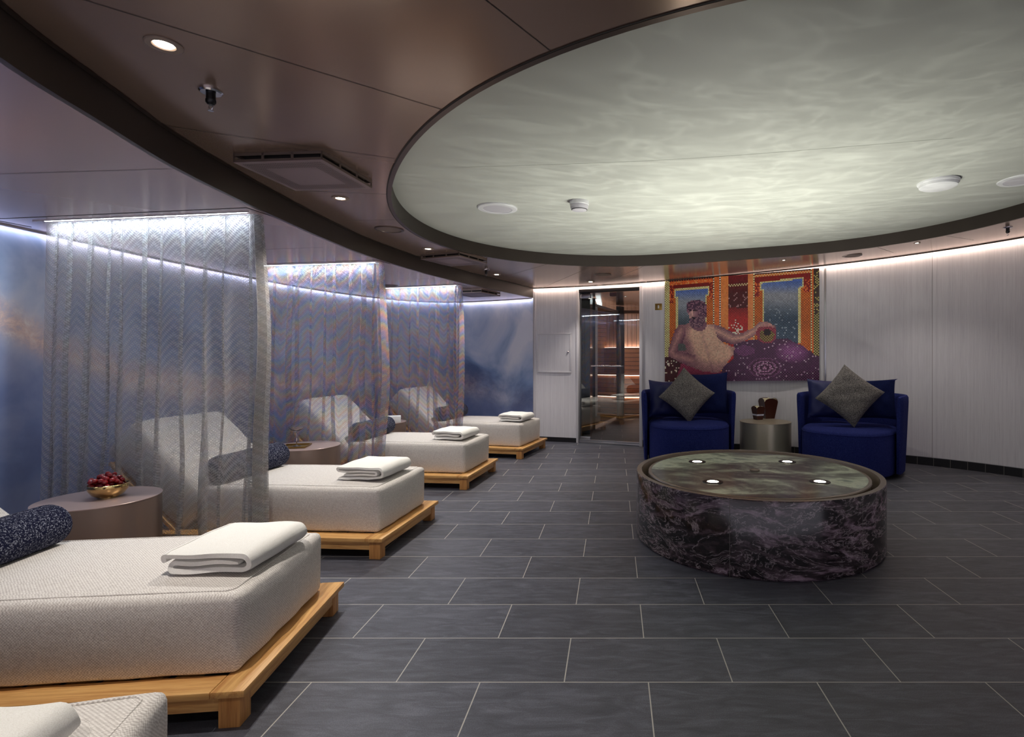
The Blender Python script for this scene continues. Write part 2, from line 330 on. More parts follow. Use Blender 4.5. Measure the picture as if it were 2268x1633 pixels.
# round ceiling recess: radius as a low-order Fourier series through points of its rim
RC = Vector((1.08, 3.52))
rim_px = [(1660, 0), (1437, 64), (1238, 119), (1118, 179), (999, 249), (919, 314), (876, 358), (866, 388), (864, 415), (890, 484), (951, 525), (1024, 556), (1111, 575), (1198, 585), (1300, 588.6), (1431, 586), (1600, 578), (1820, 561.5), (1952, 545), (2084.5, 521), (2268, 480)]
_a, _b = [], []
for p in rim_px:
    q = gc(*p); d = Vector((q.x, q.y))-RC; th = math.atan2(d.y, d.x)
    _a.append([1]+[f(k*th) for k in (1, 2, 3, 4) for f in (math.cos, math.sin)]); _b.append(d.length)
for th in np.radians([-100, -80, -60, -45, -30, -15, 0]):      # outside the photograph: keep it round
    _a.append([.5]+[.5*f(k*th) for k in (1, 2, 3, 4) for f in (math.cos, math.sin)]); _b.append(.5*2.3)
RCOEF = np.linalg.lstsq(np.array(_a), np.array(_b), rcond=None)[0]
def rr(th): return float(sum(c*v for c, v in zip(RCOEF, [1]+[f(k*th) for k in (1, 2, 3, 4) for f in (math.cos, math.sin)])))

# ------------------------------------------------------------------ setting
bm = new(); vs = [bm.verts.new(p) for p in ((-6, -2.5, 0), (7, -2.5, 0), (7, 13, 0), (-6, 13, 0))]; bm.faces.new(vs)
struct('floor', bm, MAT['floor'], smooth=False)

bm = new(); NT = 180; rings = []
for k in range(18):
    ring = []
    for i in range(NT):
        th = 2*PI*i/NT; r = rr(th)+(0 if k == 0 else .02*1.42**k); x = RC.x+r*math.cos(th); y = RC.y+r*math.sin(th)
        ring.append(bm.verts.new((x, y, HC+Hc(x))))
    rings.append(ring)
for a, b_ in zip(rings, rings[1:]):
    for i in range(NT): bm.faces.new((a[i], a[(i+1) % NT], b_[(i+1) % NT], b_[i]))
struct('ceiling', bm, MAT['ceil'])
def ring_strip(bm, dr, z):      # one closed ring of the recess outline
    out = []
    for i in range(NT):
        th = 2*PI*i/NT; r = rr(th)+dr; x = RC.x+r*math.cos(th); y = RC.y+r*math.sin(th); out.append(bm.verts.new((x, y, HC+Hc(x)+z)))
    return out
def bridge(bm, a, b_):
    for i in range(len(a)): bm.faces.new((a[i], a[(i+1) % len(a)], b_[(i+1) % len(a)], b_[i]))
bm = new(); R_ = [ring_strip(bm, 0, -.004), ring_strip(bm, 0, HR+.01)]; bridge(bm, *R_)
struct('trim_1', bm, MAT['dark'])                                   # upright side of the recess
bm = new(); R_ = [ring_strip(bm, 0, -.004), ring_strip(bm, .022, -.004), ring_strip(bm, .022, .002)]; bridge(bm, R_[0], R_[1]); bridge(bm, R_[1], R_[2])
struct('trim_2', bm, MAT['rim'])
bm = new(); R_ = [ring_strip(bm, .022, -.003), ring_strip(bm, .028, -.003)]; bridge(bm, *R_); struct('trim_3', bm, MAT['seam'])
bm = new(); prev = None
for k in range(25):
    ring = []
    for i in range(NT):
        th = 2*PI*i/NT; r = (rr(th)+.06)*k/24; x = RC.x+r*math.cos(th); y = RC.y+r*math.sin(th)
        ring.append(bm.verts.new((x, y, HC+Hc(x)+HR)) if k or i == 0 else ring[0])
    if prev:
        for i in range(NT):
            q = [prev[i], prev[(i+1) % NT], ring[(i+1) % NT], ring[i]]; q = [v for j, v in enumerate(q) if v not in q[:j]]; bm.faces.new(q)
    prev = ring
struct('ceiling', bm, MAT['recess'])

# lower ceiling over the loungers, with its curved fascia
def fas_x(y):
    for a, b_ in zip(FAS, FAS[1:]):
        if a.y <= y <= b_.y: return a.x+(b_.x-a.x)*(y-a.y)/(b_.y-a.y+1e-9)
    return FAS[-1].x
bm = new(); L1 = [bm.verts.new((p.x, p.y, HC+HL)) for p in FAS]; L2 = [bm.verts.new((-4.1, p.y+(.0 if i < len(FAS)-1 else 0), HC+HL)) for i, p in enumerate(FAS)]
for i in range(len(FAS)-1): bm.faces.new((L1[i], L1[i+1], L2[i+1], L2[i]))
e1 = bm.verts.new((-1.12, 8.4, HC+HL)); e2 = bm.verts.new((-4.1, 8.4, HC+HL)); bm.faces.new((L1[-1], e1, e2, L2[-1]))
struct('ceiling', bm, MAT['ceil_low'], smooth=False)
bm = new(); extrude_plan(bm, FAS, lambda p: HC+HL-.002, lambda p: HC+Hc(p[0])+.002); struct('trim_4', bm, MAT['dark'])
bm = new(); Lr = offset_line(FAS, .0); Lo = offset_line(FAS, -.02)
a = [bm.verts.new((p.x, p.y, HC+HL-.003)) for p in Lr]; b_ = [bm.verts.new((p.x, p.y, HC+HL-.003)) for p in Lo]
for i in range(len(a)-1): bm.faces.new((a[i], a[i+1], b_[i+1], b_[i]))
struct('trim_5', bm, MAT['rim'])
bm = new(); Lo = offset_line(FAS, .022); Li = offset_line(FAS, .003)
a = [bm.verts.new((p.x, p.y, HC+Hc(p.x)-.003)) for p in Li]; b_ = [bm.verts.new((p.x, p.y, HC+Hc(p.x)-.003)) for p in Lo]
for i in range(len(a)-1): bm.faces.new((a[i], a[i+1], b_[i+1], b_[i]))
struct('trim_6', bm, MAT['rim'])
# panel joints in the ceilings
def seam(p, q, low=False):
    bm = new(); n = 24
    if low: A = gz_up(*p, HL); B = gz_up(*q, HL)
    else: A = gc(*p); B = gc(*q)
    d = Vector((B.x-A.x, B.y-A.y)).normalized(); s = Vector((-d.y, d.x))*.0016; pr = None
    for i in range(n+1):
        x = A.x+(B.x-A.x)*i/n; y = A.y+(B.y-A.y)*i/n; z = HC+(HL if low else Hc(x))-.0012
        c = [bm.verts.new((x+s.x, y+s.y, z)), bm.verts.new((x-s.x, y-s.y, z))]
        if pr: bm.faces.new((pr[0], pr[1], c[1], c[0]))
        pr = c
    return bm
def gz_up(px, py, H): Y = H*F/(CY-py); return Vector(((px-CX)/F*Y, Y, HC+H))
k = 7
for p, q in (((150, -12), (990, 246)), ((1045, -25), (1230, 121)), ((362, 278), (874, 351)), ((626, 420.6), (857, 430)), ((766, 489), (900, 486)), ((1102, 617), (1213, 585)), ((1196, 640), (1316, 588)), ((1332, 630), (1432, 587)), ((1941, 547), (1979, 560)), ((2092, 522), (2157, 532))):
    struct('trim_%d' % k, seam(p, q), MAT['seam'], smooth=False); k += 1
for p, q in (((-60, 387), (400, 373)), ((575, 553), (716, 548)), ((850, 622), (1000, 616))):
    struct('trim_%d' % k, seam(p, q, True), MAT['seam'], smooth=False); k += 1

A = gc(1010, 371, HR); B = gc(2110, 306, HR); bm = new(); pr = None
for i in range(41):
    f = i/40; x = A.x+(B.x-A.x)*f; y = A.y+(B.y-A.y)*f; c = [bm.verts.new((x, y+s_, HC+Hc(x)+HR-.0015)) for s_ in (-.0015, .0015)]
    if pr: bm.faces.new((pr[0], pr[1], c[1], c[0]))
    pr = c
struct('trim_29', bm, flat('fine_ceiling_joint', (182, 184, 176), .6), smooth=False)
# walls
def wall_uv(name, L, mat, z0, z1f, seg=1, streak=None):
    bm = new(); uv = bm.loops.layers.uv.new('flat'); uv2 = bm.loops.layers.uv.new('streak') if streak else None
    s = 0; S_ = [0]
    for a, b_ in zip(L, L[1:]): s += (b_-a).length; S_.append(s)
    cols = [[bm.verts.new((p.x, p.y, z0+(z1f(p)-z0)*j/seg)) for j in range(seg+1)] for p in L]
    for i in range(len(L)-1):
        for j in range(seg):
            f = bm.faces.new((cols[i][j], cols[i+1][j], cols[i+1][j+1], cols[i][j+1]))
            for lp, ii in zip(f.loops, (i, i+1, i+1, i)):
                lp[uv].uv = (S_[ii], lp.vert.co.z)
                if uv2: lp[uv2].uv = (S_[ii], lp.vert.co.z-streak(S_[ii]))
    return struct(name, bm, mat)
# the door opening splits the pale wall in two
def split_x(L, x0, x1): return [p for p in L if x0-1e-6 <= p.x <= x1+1e-6 and p.y > 4.5]
def wall_y(x):
    for a, b_ in zip(WALL, WALL[1:]):
        if a.x <= x <= b_.x: return a.y+(b_.y-a.y)*(x-a.x)/(b_.x-a.x+1e-9)
    return WALL[-1].y
DX0, DX1 = -.487, .345; DZ = HC+.885
def zt(p): return HC+Hc(p[0])
LW = [p for p in WALL if p.x < DX0]+[Vector((DX0, wall_y(DX0)))]
idx = [i for i, p in enumerate(WALL) if p.x > DX1][0]
RW = [Vector((DX1, wall_y(DX1)))]+WALL[idx:]
wall_uv('wall_back', LW, MAT['wall'], 0, zt)
wall_uv('wall_right', RW, MAT['wall'], 0, zt)
wall_uv('wall_back', [Vector((DX0, wall_y(DX0))), Vector((DX1, wall_y(DX1)))], MAT['wall'], DZ, zt)
def streak(s):
    s -= 4.9
    pts = [(-9, 3.2), (0, 1.44), (.3, 1.2), (1.0, .98), (1.8, .86), (3, .84), (4.2, .86), (5, .80), (6, .66), (7.6, .42)]
    for (a, x), (b_, y) in zip(pts, pts[1:]):
        if a <= s <= b_: return x+(y-x)*(s-a)/(b_-a)
    return .4
wall_uv('wall_left', MUR, MAT['mural'], 0, lambda p: HC+HL, 8, streak)
bm = new(); extrude_plan(bm, [(-1.12, 7.56), (-1.12, 7.50)], lambda p: 0, lambda p: HC+HL+.2); struct('wall_back', bm, MAT['white2'])
# baseboards
def board(name, L, h, mat, t=.008):
    bm = new(); Lo = offset_line(L, t); extrude_plan(bm, Lo, lambda p: 0, lambda p: h)
    a = [bm.verts.new((p.x, p.y, h)) for p in Lo]; b_ = [bm.verts.new((p.x, p.y, h)) for p in L]
    for i in range(len(a)-1): bm.faces.new((a[i], a[i+1], b_[i+1], b_[i]))
    return struct(name, bm, mat)
board('baseboard_back', LW, .062, MAT['base']); board('baseboard_right', RW, .085, MAT['base'])
# light joints between the black skirting tiles on the right wall
s_acc = 0; last = 0; bm = new(); Lo = offset_line(RW, .0095)
for a, b_ in zip(Lo, Lo[1:]):
    s_acc += (b_-a).length
    if s_acc-last > .098 and a.y > 4.2:
        last = s_acc; d = (b_-a).normalized(); box(bm, -.0018, .0018, -.001, .001, 0, .085, M=Matrix.Translation((a.x, a.y, 0)) @ Matrix.Rotation(math.atan2(d.y, d.x), 4, 'Z'))
struct('trim_30', bm, MAT['grout'], smooth=False)
bm = new(); Lt = offset_line(RW, .01); extrude_plan(bm, Lt, lambda p: .085, lambda p: .09); struct('trim_31', bm, MAT['steel'])
# LED lines where the walls meet the ceilings
def led(name, L, off, wd, z, mat):
    bm = new(); A = offset_line(L, off); B = offset_line(L, off+wd)
    a = [bm.verts.new((p.x, p.y, z(p))) for p in A]; b_ = [bm.verts.new((p.x, p.y, z(p))) for p in B]
    for i in range(len(a)-1): bm.faces.new((a[i], a[i+1], b_[i+1], b_[i]))
    o = struct(name, bm, mat); return o
led('trim_32', [p for p in WALL if p.y > 1.0], .014, .02, lambda p: HC+Hc(p.x)-.004, MAT['wallled'])
led('trim_33', [p for p in MUR if p.y > .5], .012, .018, lambda p: HC+HL-.004, MAT['muralled'])
bm = new(); extrude_plan(bm, offset_line([p for p in MUR if p.y > .5], .036), lambda p: HC+HL-.011, lambda p: HC+HL); struct('trim_39', bm, MAT['white2'])
bm = new(); extrude_plan(bm, offset_line([p for p in WALL if p.y > 1.0], .038), lambda p: HC+Hc(p[0])-.010, lambda p: HC+Hc(p[0])); struct('trim_34', bm, MAT['seam'])
# slim upright joints in the right wall
def wall_box(x, z0, z1, wd, t, mat, name, parent=None, off=0.0):
    a = Vector((x, wall_y(x))); d = (Vector((x+.05, wall_y(x+.05)))-a).normalized(); an = math.atan2(d.y, d.x)
    bm = new(); box(bm, -wd/2, wd/2, -t-off, .0, z0, z1, min(wd, t)*.25 if min(wd, t) > .004 else 0)
    o = mesh_obj(name, bm, mat, parent); o.matrix_world = Matrix.Translation((a.x, a.y, 0)) @ Matrix.Rotation(an, 4, 'Z'); return o
wx = lambda px: next(x for x in np.arange(-1.115, 4.6, .002) if CX+F*x/wall_y(x) >= px)
def wz(py, x): return HC-(py-CY)/F*wall_y(x)
xt = wx(1822); o = wall_box(xt, .085, HC+Hc(xt)-.01, .022, .012, MAT['white2'], 'trim_35'); o['kind'] = 'structure'
o = wall_box(xt+.026, .085, HC+Hc(xt)-.01, .02, .006, MAT['steel'], 'trim_36'); o['kind'] = 'structure'
xt = wx(2064); o = wall_box(xt, .085, HC+Hc(xt)-.01, .003, .001, MAT['grout'], 'trim_37'); o['kind'] = 'structure'
xt = wx(1186); o = wall_box(xt, .062, HC+Hc(xt)-.01, .014, .008, MAT['white2'], 'trim_38'); o['kind'] = 'structure'

# ------------------------------------------------------------------ door and the rooms behind it
door = tag(empty('door_1', (DX0, wall_y(DX0), 0)), kind='structure')
dv = Vector((DX1, wall_y(DX1)))-Vector((DX0, wall_y(DX0))); DW = dv.length; door.rotation_euler.z = math.atan2(dv.y, dv.x)
bm = new(); box(bm, -.02, .012, -.02, .08, 0, DZ+.02, .003); mesh_obj('frame_post', bm, MAT['white2'], door)
bm = new(); box(bm, DW-.012, DW+.03, -.02, .08, 0, DZ+.02, .003); mesh_obj('frame_post', bm, MAT['white2'], door)
bm = new(); box(bm, 0, DW, -.005, .08, DZ-.035, DZ+.01, .003); mesh_obj('head_frame', bm, MAT['blackm'], door)
bm = new(); box(bm, 0, DW, -.01, .09, 0, .028, .004); box(bm, 0, DW, .0, .05, .028, .05, .003); mesh_obj('sill', bm, MAT['steel'], door)
bm = new(); box(bm, .015, DW-.015, .03, .04, .05, DZ-.04); mesh_obj('glass_pane', bm, MAT['pane'], door, False)
for x in (.05,):
    for z0, z1 in ((.03, .085), (DZ-.11, DZ-.055)):
        bm = new(); box(bm, x-.03, x+.12, .015, .055, z0, z1, .006); mesh_obj('patch_fitting', bm, MAT['steel'], door)
bm = new(); zh = HC-(811-CY)/F*7.2; tube(bm, [(.2, -.02, zh), (.62, -.02, zh)], .011, 12); hb = mesh_obj('handle', bm, MAT['chrome'], door)
for x in (.21, .61):
    bm = new(); tube(bm, [(x, -.02, zh), (x, .035, zh)], .012, 10); mesh_obj('handle_mount', bm, MAT['chrome'], hb)
# corridor: black panel, tinted glass screen, cedar sauna beyond
bm = new(); box(bm, -.62, -.33, 7.5, 8.7, 0, HC+.95); struct('wall_corridor', bm, MAT['black'], smooth=False)
bm = new(); box(bm, -.34, -.30, 8.66, 8.72, 0, HC+.92); struct('trim_40', bm, MAT['blackm'], smooth=False)
def slab(p, q, t, z0, z1, bev=0):
    p = Vector(p); q = Vector(q); d = q-p; bm = new(); box(bm, 0, d.length, -t/2, t/2, z0, z1, bev, M=Matrix.Translation((p.x, p.y, 0)) @ Matrix.Rotation(math.atan2(d.y, d.x), 4, 'Z')); return bm
struct('window_1', slab((-.33, 8.72), (.08, 10.2), .012, .05, HC+.80), MAT['tinted'], smooth=False)
struct('trim_41', slab((-.33, 8.72), (.08, 10.2), .03, HC+.80, HC+.84), MAT['steel'], smooth=False)
struct('trim_42', slab((.07, 10.17), (.16, 10.33), .07, 0, HC+.93), MAT['blackm'], smooth=False)
bm = new(); box(bm, .14, .20, 10.3, 10.36, .05, HC+.82); struct('trim_43', bm, MAT['cedar'], smooth=False)
bm = new(); box(bm, .14, 1.4, 10.3, 10.36, HC+.80, HC+.86); struct('trim_44', bm, MAT['cedar'], smooth=False)
bm = new(); box(bm, .16, 1.4, 10.28, 10.34, 0, .05); struct('trim_45', bm, MAT['cedar'], smooth=False)
bm = new(); box(bm, -1.6, 1.6, 12.2, 12.26, 1.38, HC+.95); struct('wall_sauna', bm, MAT['cedarv'], smooth=False)
bm = new(); box(bm, -1.6, 1.6, 12.1, 12.2, 0, 1.36); struct('wall_sauna', bm, MAT['cedarh'], smooth=False)
bm = new(); box(bm, -1.6, 1.6, 12.13, 12.19, 1.362, 1.366); struct('trim_46', bm, MAT['sauna_led'], smooth=False)
bm = new(); box(bm, 1.6, 1.66, 8, 12.3, 0, HC+1.0); struct('wall_sauna', bm, MAT['cedarh'], smooth=False)
bm = new(); box(bm, -1.66, -1.6, 8.8, 12.3, 0, HC+1.0); struct('wall_sauna', bm, MAT['black'], smooth=False)
bm = new(); box(bm, .62, .66, 7.2, 10.3, 0, HC+.97); struct('wall_corridor', bm, MAT['wall'], smooth=False)
for i, (y0, y1, z0, lab) in enumerate(((11.5, 12.1, .80, 'upper cedar sauna bench against the slatted wall'), (10.95, 11.5, .38, 'lower cedar sauna bench glowing above a hidden light'))):
    t = tag(empty('sauna_bench', (0, (y0+y1)/2, 0)), lab, 'bench', 'sauna benches')
    d = (y1-y0)/2
    for j in range(4):
        bm = new(); box(bm, -1.55, 1.55, -d+j*d/2, -d+(j+1)*d/2-.02, z0-.03, z0, .004); mesh_obj('seat_board', bm, MAT['cedar'], t)
    bm = new(); box(bm, -1.55, 1.55, -d+.03, -d+.06, 0, z0-.06); mesh_obj('front_panel', bm, MAT['cedarh'], t, False)
    bm = new(); box(bm, -1.5, 1.5, -d+.005, -d+.02, z0-.05, z0-.04); mesh_obj('light_strip', bm, MAT['sauna_led'], t, False)
# a low side light line on the corridor ceiling and its small fittings
bm = new(); box(bm, -.30, -.22, 8.7, 10.2, HC+.90, HC+.905, M=Matrix.Translation((.0, 0, 0))); struct('trim_47', bm, emis('corridor_led', (230, 240, 245), 2.5), smooth=False)
q = gz_up(1358, 652, .91); bm = new(); box(bm, -.05, .05, -.03, .03, -.05, .02, .008); o = mesh_obj('fire_beacon', bm, MAT['red'], None, loc=(q.x, q.y, HC+.93)); tag(o, 'small red fire sounder under the corridor ceiling behind the glass door', 'alarm')

# ------------------------------------------------------------------ lamps
def spot(parent, loc, power, size, col=(1, .93, .84), blend=.7, rad=.03, rot=(0, 0, 0)):
    l = bpy.data.lights.new('lamp_light', 'SPOT'); l.energy = power*K_SPOT; l.spot_size = size; l.spot_blend = blend; l.color = col; l.shadow_soft_size = rad
    o = bpy.data.objects.new('lamp_light', l); COL.objects.link(o); o.parent = parent; o.location = loc; o.rotation_euler = rot; return o
def downlight(px, py, D, label, power=22, small=False, low=False, at=None):
    q = at or gc(px, py); t = tag(empty('downlight', q), label, 'ceiling lamp', 'recessed ceiling downlights')
    r = D/2; bm = new(); lathe(bm, [(r, 0), (r, -.003), (r*.93, -.0055), (r*.62, -.0045), (r*.52, .0)], 40); mesh_obj('trim_ring', bm, MAT['ring'], t)
    bm = new(); lathe(bm, [(0, -.0025), (r*.5, -.0025), (r*.52, -.001)], 32); mesh_obj('lens', bm, MAT['tiny'] if small else MAT['lamp'], t)
    if power: spot(t, (0, 0, -.012), power, math.radians(105), rad=.02)
    return t
downlight(363, 98, .0955, 'round recessed downlight, largest and nearest, above the foot of the nearest full lounger', 34)
downlight(754, 439, .0955, 'round downlight beside the near square vent, above the second full lounger', 34)
downlight(948, 551, .0955, 'round downlight just in front of the second square vent', 34)
downlight(1100, 608, .0955, 'round downlight next to the small far sprinkler, above the last lounger', 34)
downlight(1308, 624, .0955, 'round downlight in front of the glass door', 16)
downlight(1736, 576, .05, 'tiny white downlight above the mosaic panel', 9, True)
downlight(2031, 538, .06, 'tiny white downlight above the curved pale wall at right', 9, True)
for x, y, p, lb in ((-.9, .1, 22, 'added fill downlight behind the viewpoint over the cut-off daybed'), (3.9, 1.8, 16, 'added fill downlight beyond the right picture edge by the curved wall'), (.6, .4, 10, 'added fill downlight almost overhead of the viewpoint')):        # unseen downlights added as ambient fill for the room
    downlight(0, 0, .0955, lb, p, at=Vector((x, y, HC+Hc(x))))
o = downlight(1182, 641, .022, 'pinpoint light where the curved fascia meets the pale wall', 0, True)
q = gz_up(1360, 642, .90); tcor = downlight(0, 0, .05, 'small downlight in the corridor behind the glass door', 4, True, at=Vector((.18, 8.6, HC+Hc(.18))))
tcor['group'] = 'corridor lamps'
l = bpy.data.lights.new('sauna_fill_light', 'POINT'); l.energy = 45; l.color = (1, .96, .92); l.shadow_soft_size = .1; o = bpy.data.objects.new('sauna_fill_light', l); COL.objects.link(o); o.location = (-.85, 11, HC+.7)  # hidden light added to brighten the sauna, has no fitting

def disc(px, py, D, label, name, cat, parts, off=0.0, at=None, group=None):
    q = at or gc(px, py, off); t = tag(empty(name, q), label, cat, group)
    r = D/2
    for nm, prof, mt in parts:
        bm = new(); lathe(bm, [(a*r, z) for a, z in prof], 44); mesh_obj(nm, bm, MAT[mt], t)
    return t
spk = lambda a, b_: [('rim', [(1, 0), (1, -.004), (.96, -.006), (.84, -.006), (.82, -.002)], a), ('grille', [(0, -.0035), (.82, -.0035)], b_)]
disc(862, 508, .202, 'round brown ceiling speaker left of the oval recess', 'ceiling_speaker', 'speaker', spk('rim', 'grille'), group='brown ceiling speakers')
disc(1335, 608, .202, 'round brown ceiling speaker in front of the glass door', 'ceiling_speaker', 'speaker', spk('rim', 'grille'), group='brown ceiling speakers')
disc(1887, 566, .202, 'round brown ceiling speaker right of the mosaic panel', 'ceiling_speaker', 'speaker', spk('rim', 'grille'), group='brown ceiling speakers')
disc(0, 0, .2, 'round brown speaker in the low ceiling between the second and third curtains', 'ceiling_speaker', 'speaker', spk('rim', 'grille'), at=gz_up(862, 633, HL), group='brown ceiling speakers')
wsp = [('rim', [(1, 0), (1, -.008), (.97, -.012), (.74, -.013), (.735, -.010)], 'white'), ('grille', [(0, -.011), (.735, -.011)], 'white2')]
disc(1102, 460, .275, 'flat white round speaker in the left of the oval recess', 'ceiling_speaker', 'speaker', wsp, HR, group='white ceiling speakers')
disc(2262, 397, .275, 'flat white round speaker cut by the right picture edge', 'ceiling_speaker', 'speaker', wsp, HR, group='white ceiling speakers')
disc(2078, 402, .25, 'white domed round fitting in the right of the oval recess', 'dome_fitting', 'ceiling lamp', [('base', [(1, 0), (1, -.012), (.97, -.018), (.93, -.018)], 'white'), ('dome', [(.93, -.016), (.9, -.036), (.8, -.042), (0, -.044)], 'white')], HR)
disc(1283, 446, .13, 'white smoke detector in the oval recess', 'smoke_detector', 'smoke detector', [('base', [(1, 0), (1, -.024), (.93, -.028)], 'white'), ('sensor_head', [(.95, -.028), (.93, -.045), (.75, -.062), (.4, -.068), (0, -.068)], 'white2'), ('vent_band', [(.80, -.0601), (.84, -.057)], 'vhole')], HR)
def sprinkler(px, py, label):
    q = gc(px, py); t = tag(empty('sprinkler', q), label, 'sprinkler', 'ceiling sprinklers')
    bm = new(); lathe(bm, [(.036, 0), (.036, -.004), (.031, -.009), (.013, -.008)], 32); mesh_obj('plate', bm, MAT['chrome'], t)
    bm = new(); lathe(bm, [(.0145, -.006), (.0145, -.032), (.016, -.033), (.0155, -.042), (.009, -.050), (0, -.050)], 20); mesh_obj('body', bm, MAT['blackm'], t)
    bm = new(); tube(bm, [(-.005, 0, -.048), (-.007, 0, -.058), (-.003, 0, -.068), (.003, 0, -.068), (.007, 0, -.058), (.005, 0, -.048)], .0018, 8); lathe(bm, [(0, -.069), (.009, -.069), (.009, -.071), (0, -.071)], 16); mesh_obj('deflector', bm, MAT['chrome'], t)
sprinkler(467, 201, 'chrome sprinkler hanging between the nearest downlight and the near square vent')
sprinkler(1077, 597, 'small sprinkler beside the far end downlight, behind the second square vent')
sprinkler(2232, 504, 'dark sprinkler by the curved pale wall at the right edge')

def vent(corners, H, label, Hm):
    P = [Vector(c) for c in corners]; c = sum(P, Vector((0, 0)))/4; d = (P[1]-P[0]+P[2]-P[3]).normalized(); an = math.atan2(d.y, d.x); h = .215
    t = tag(empty('ceiling_vent', (c.x, c.y, HC+Hm), an), label, 'air vent', 'square ceiling air diffusers')
    bm = new(); z0 = -.038
    for (x0, x1, y0, y1) in ((-h, h, -h, -h+.004), (-h, h, h-.004, h), (-h, -h+.004, -h, h), (h-.004, h, -h, h)):
        for za, zb in ((z0, z0+.009), (-.012, 0)): box(bm, x0, x1, y0, y1, za, zb)
        for kx in (0, 1, 2, 3):
            f = kx/3; cx = x0+(x1-x0)*f; cy = y0+(y1-y0)*f; box(bm, max(x0, cx-.006), min(x1, cx+.006), max(y0, cy-.006), min(y1, cy+.006), z0, 0)
    mesh_obj('slotted_side', bm, MAT['grille'], t, False)
    bm = new(); box(bm, -h+.03, h-.03, -h+.03, h-.03, -.034, -.001); mesh_obj('dark_core', bm, MAT['vhole'], t, False)
    bm = new(); box(bm, -h, h, -h, h, z0-.004, z0, .001); pl = mesh_obj('plate', bm, MAT['vent'], t, False)
    bm = new(); n = 34; p = 2*(h-.022)/n
    for i in range(n):
        for j in range(n):
            x = -h+.022+(i+.5)*p; y = -h+.022+(j+.5)*p
            if max(abs(x), abs(y)) > h*.56:
                s = p*.27; vs = [bm.verts.new((x+a, y+b_, z0-.0046)) for a, b_ in ((-s, -s*1.3), (s, -s*.2), (s, s*1.3), (-s, s*.2))]; bm.faces.new(vs)
    mesh_obj('perforations', bm, MAT['vhole'], pl, False)
vent([(-1.716, 2.505), (-1.282, 2.478), (-1.328, 2.871), (-1.765, 2.918)], 0, 'square brown air diffuser hanging nearest, above the second full lounger', Hc(-1.5))
vent([(-1.75, 5.0), (-1.325, 4.855), (-1.254, 5.235), (-1.707, 5.435)], 0, 'square air diffuser on the upper ceiling beyond the nearest one', Hc(-1.5))
vent([(-1.98, 6.62), (-1.56, 6.56), (-1.45, 6.84), (-1.9, 7.07)], 0, 'far square air diffuser in the low ceiling beside the third curtain', HL)

# ------------------------------------------------------------------ loungers
def soft_box(lx, ly, lz, r=.035, puff=.012, n=10):
    bm = new(); box(bm, -lx/2, lx/2, -ly/2, ly/2, 0, lz, r, 4)
    for ax, L_ in ((0, lx), (1, ly), (2, lz)):
        for k in range(1, n if ax < 2 else 4):
            c = -L_/2+L_*k/n if ax < 2 else L_*k/4
            co_ = [0, 0, 0]; co_[ax] = c; no = [0, 0, 0]; no[ax] = 1
            bmesh.ops.bisect_plane(bm, geom=bm.verts[:]+bm.edges[:]+bm.faces[:], plane_co=co_, plane_no=no)
    for v in bm.verts:
        x, y, z = v.co.x/(lx/2), v.co.y/(ly/2), (v.co.z-lz/2)/(lz/2)
        fx = max(0, 1-x*x); fy = max(0, 1-y*y); fz = max(0, 1-z*z)
        if abs(z) > .9: v.co.z += math.copysign(puff*(fx*fy)**.5, z) if z > 0 else 0
        if abs(x) > .9: v.co.x += math.copysign(puff*1.2*(fy*fz)**.5, x)
        if abs(y) > .9: v.co.y += math.copysign(puff*1.2*(fx*fz)**.5, y)
        v.co.x += .003*math.sin(31*v.co.y+17*v.co.z); v.co.y += .003*math.sin(23*v.co.x+19*v.co.z)
        if z > .9: v.co.z += .003*math.sin(13*v.co.x+2)*math.sin(11*v.co.y)
    return bm
BW, BL = .83, 1.80            # lounger width and length; local origin at the near foot corner, x runs back to the head (-x)
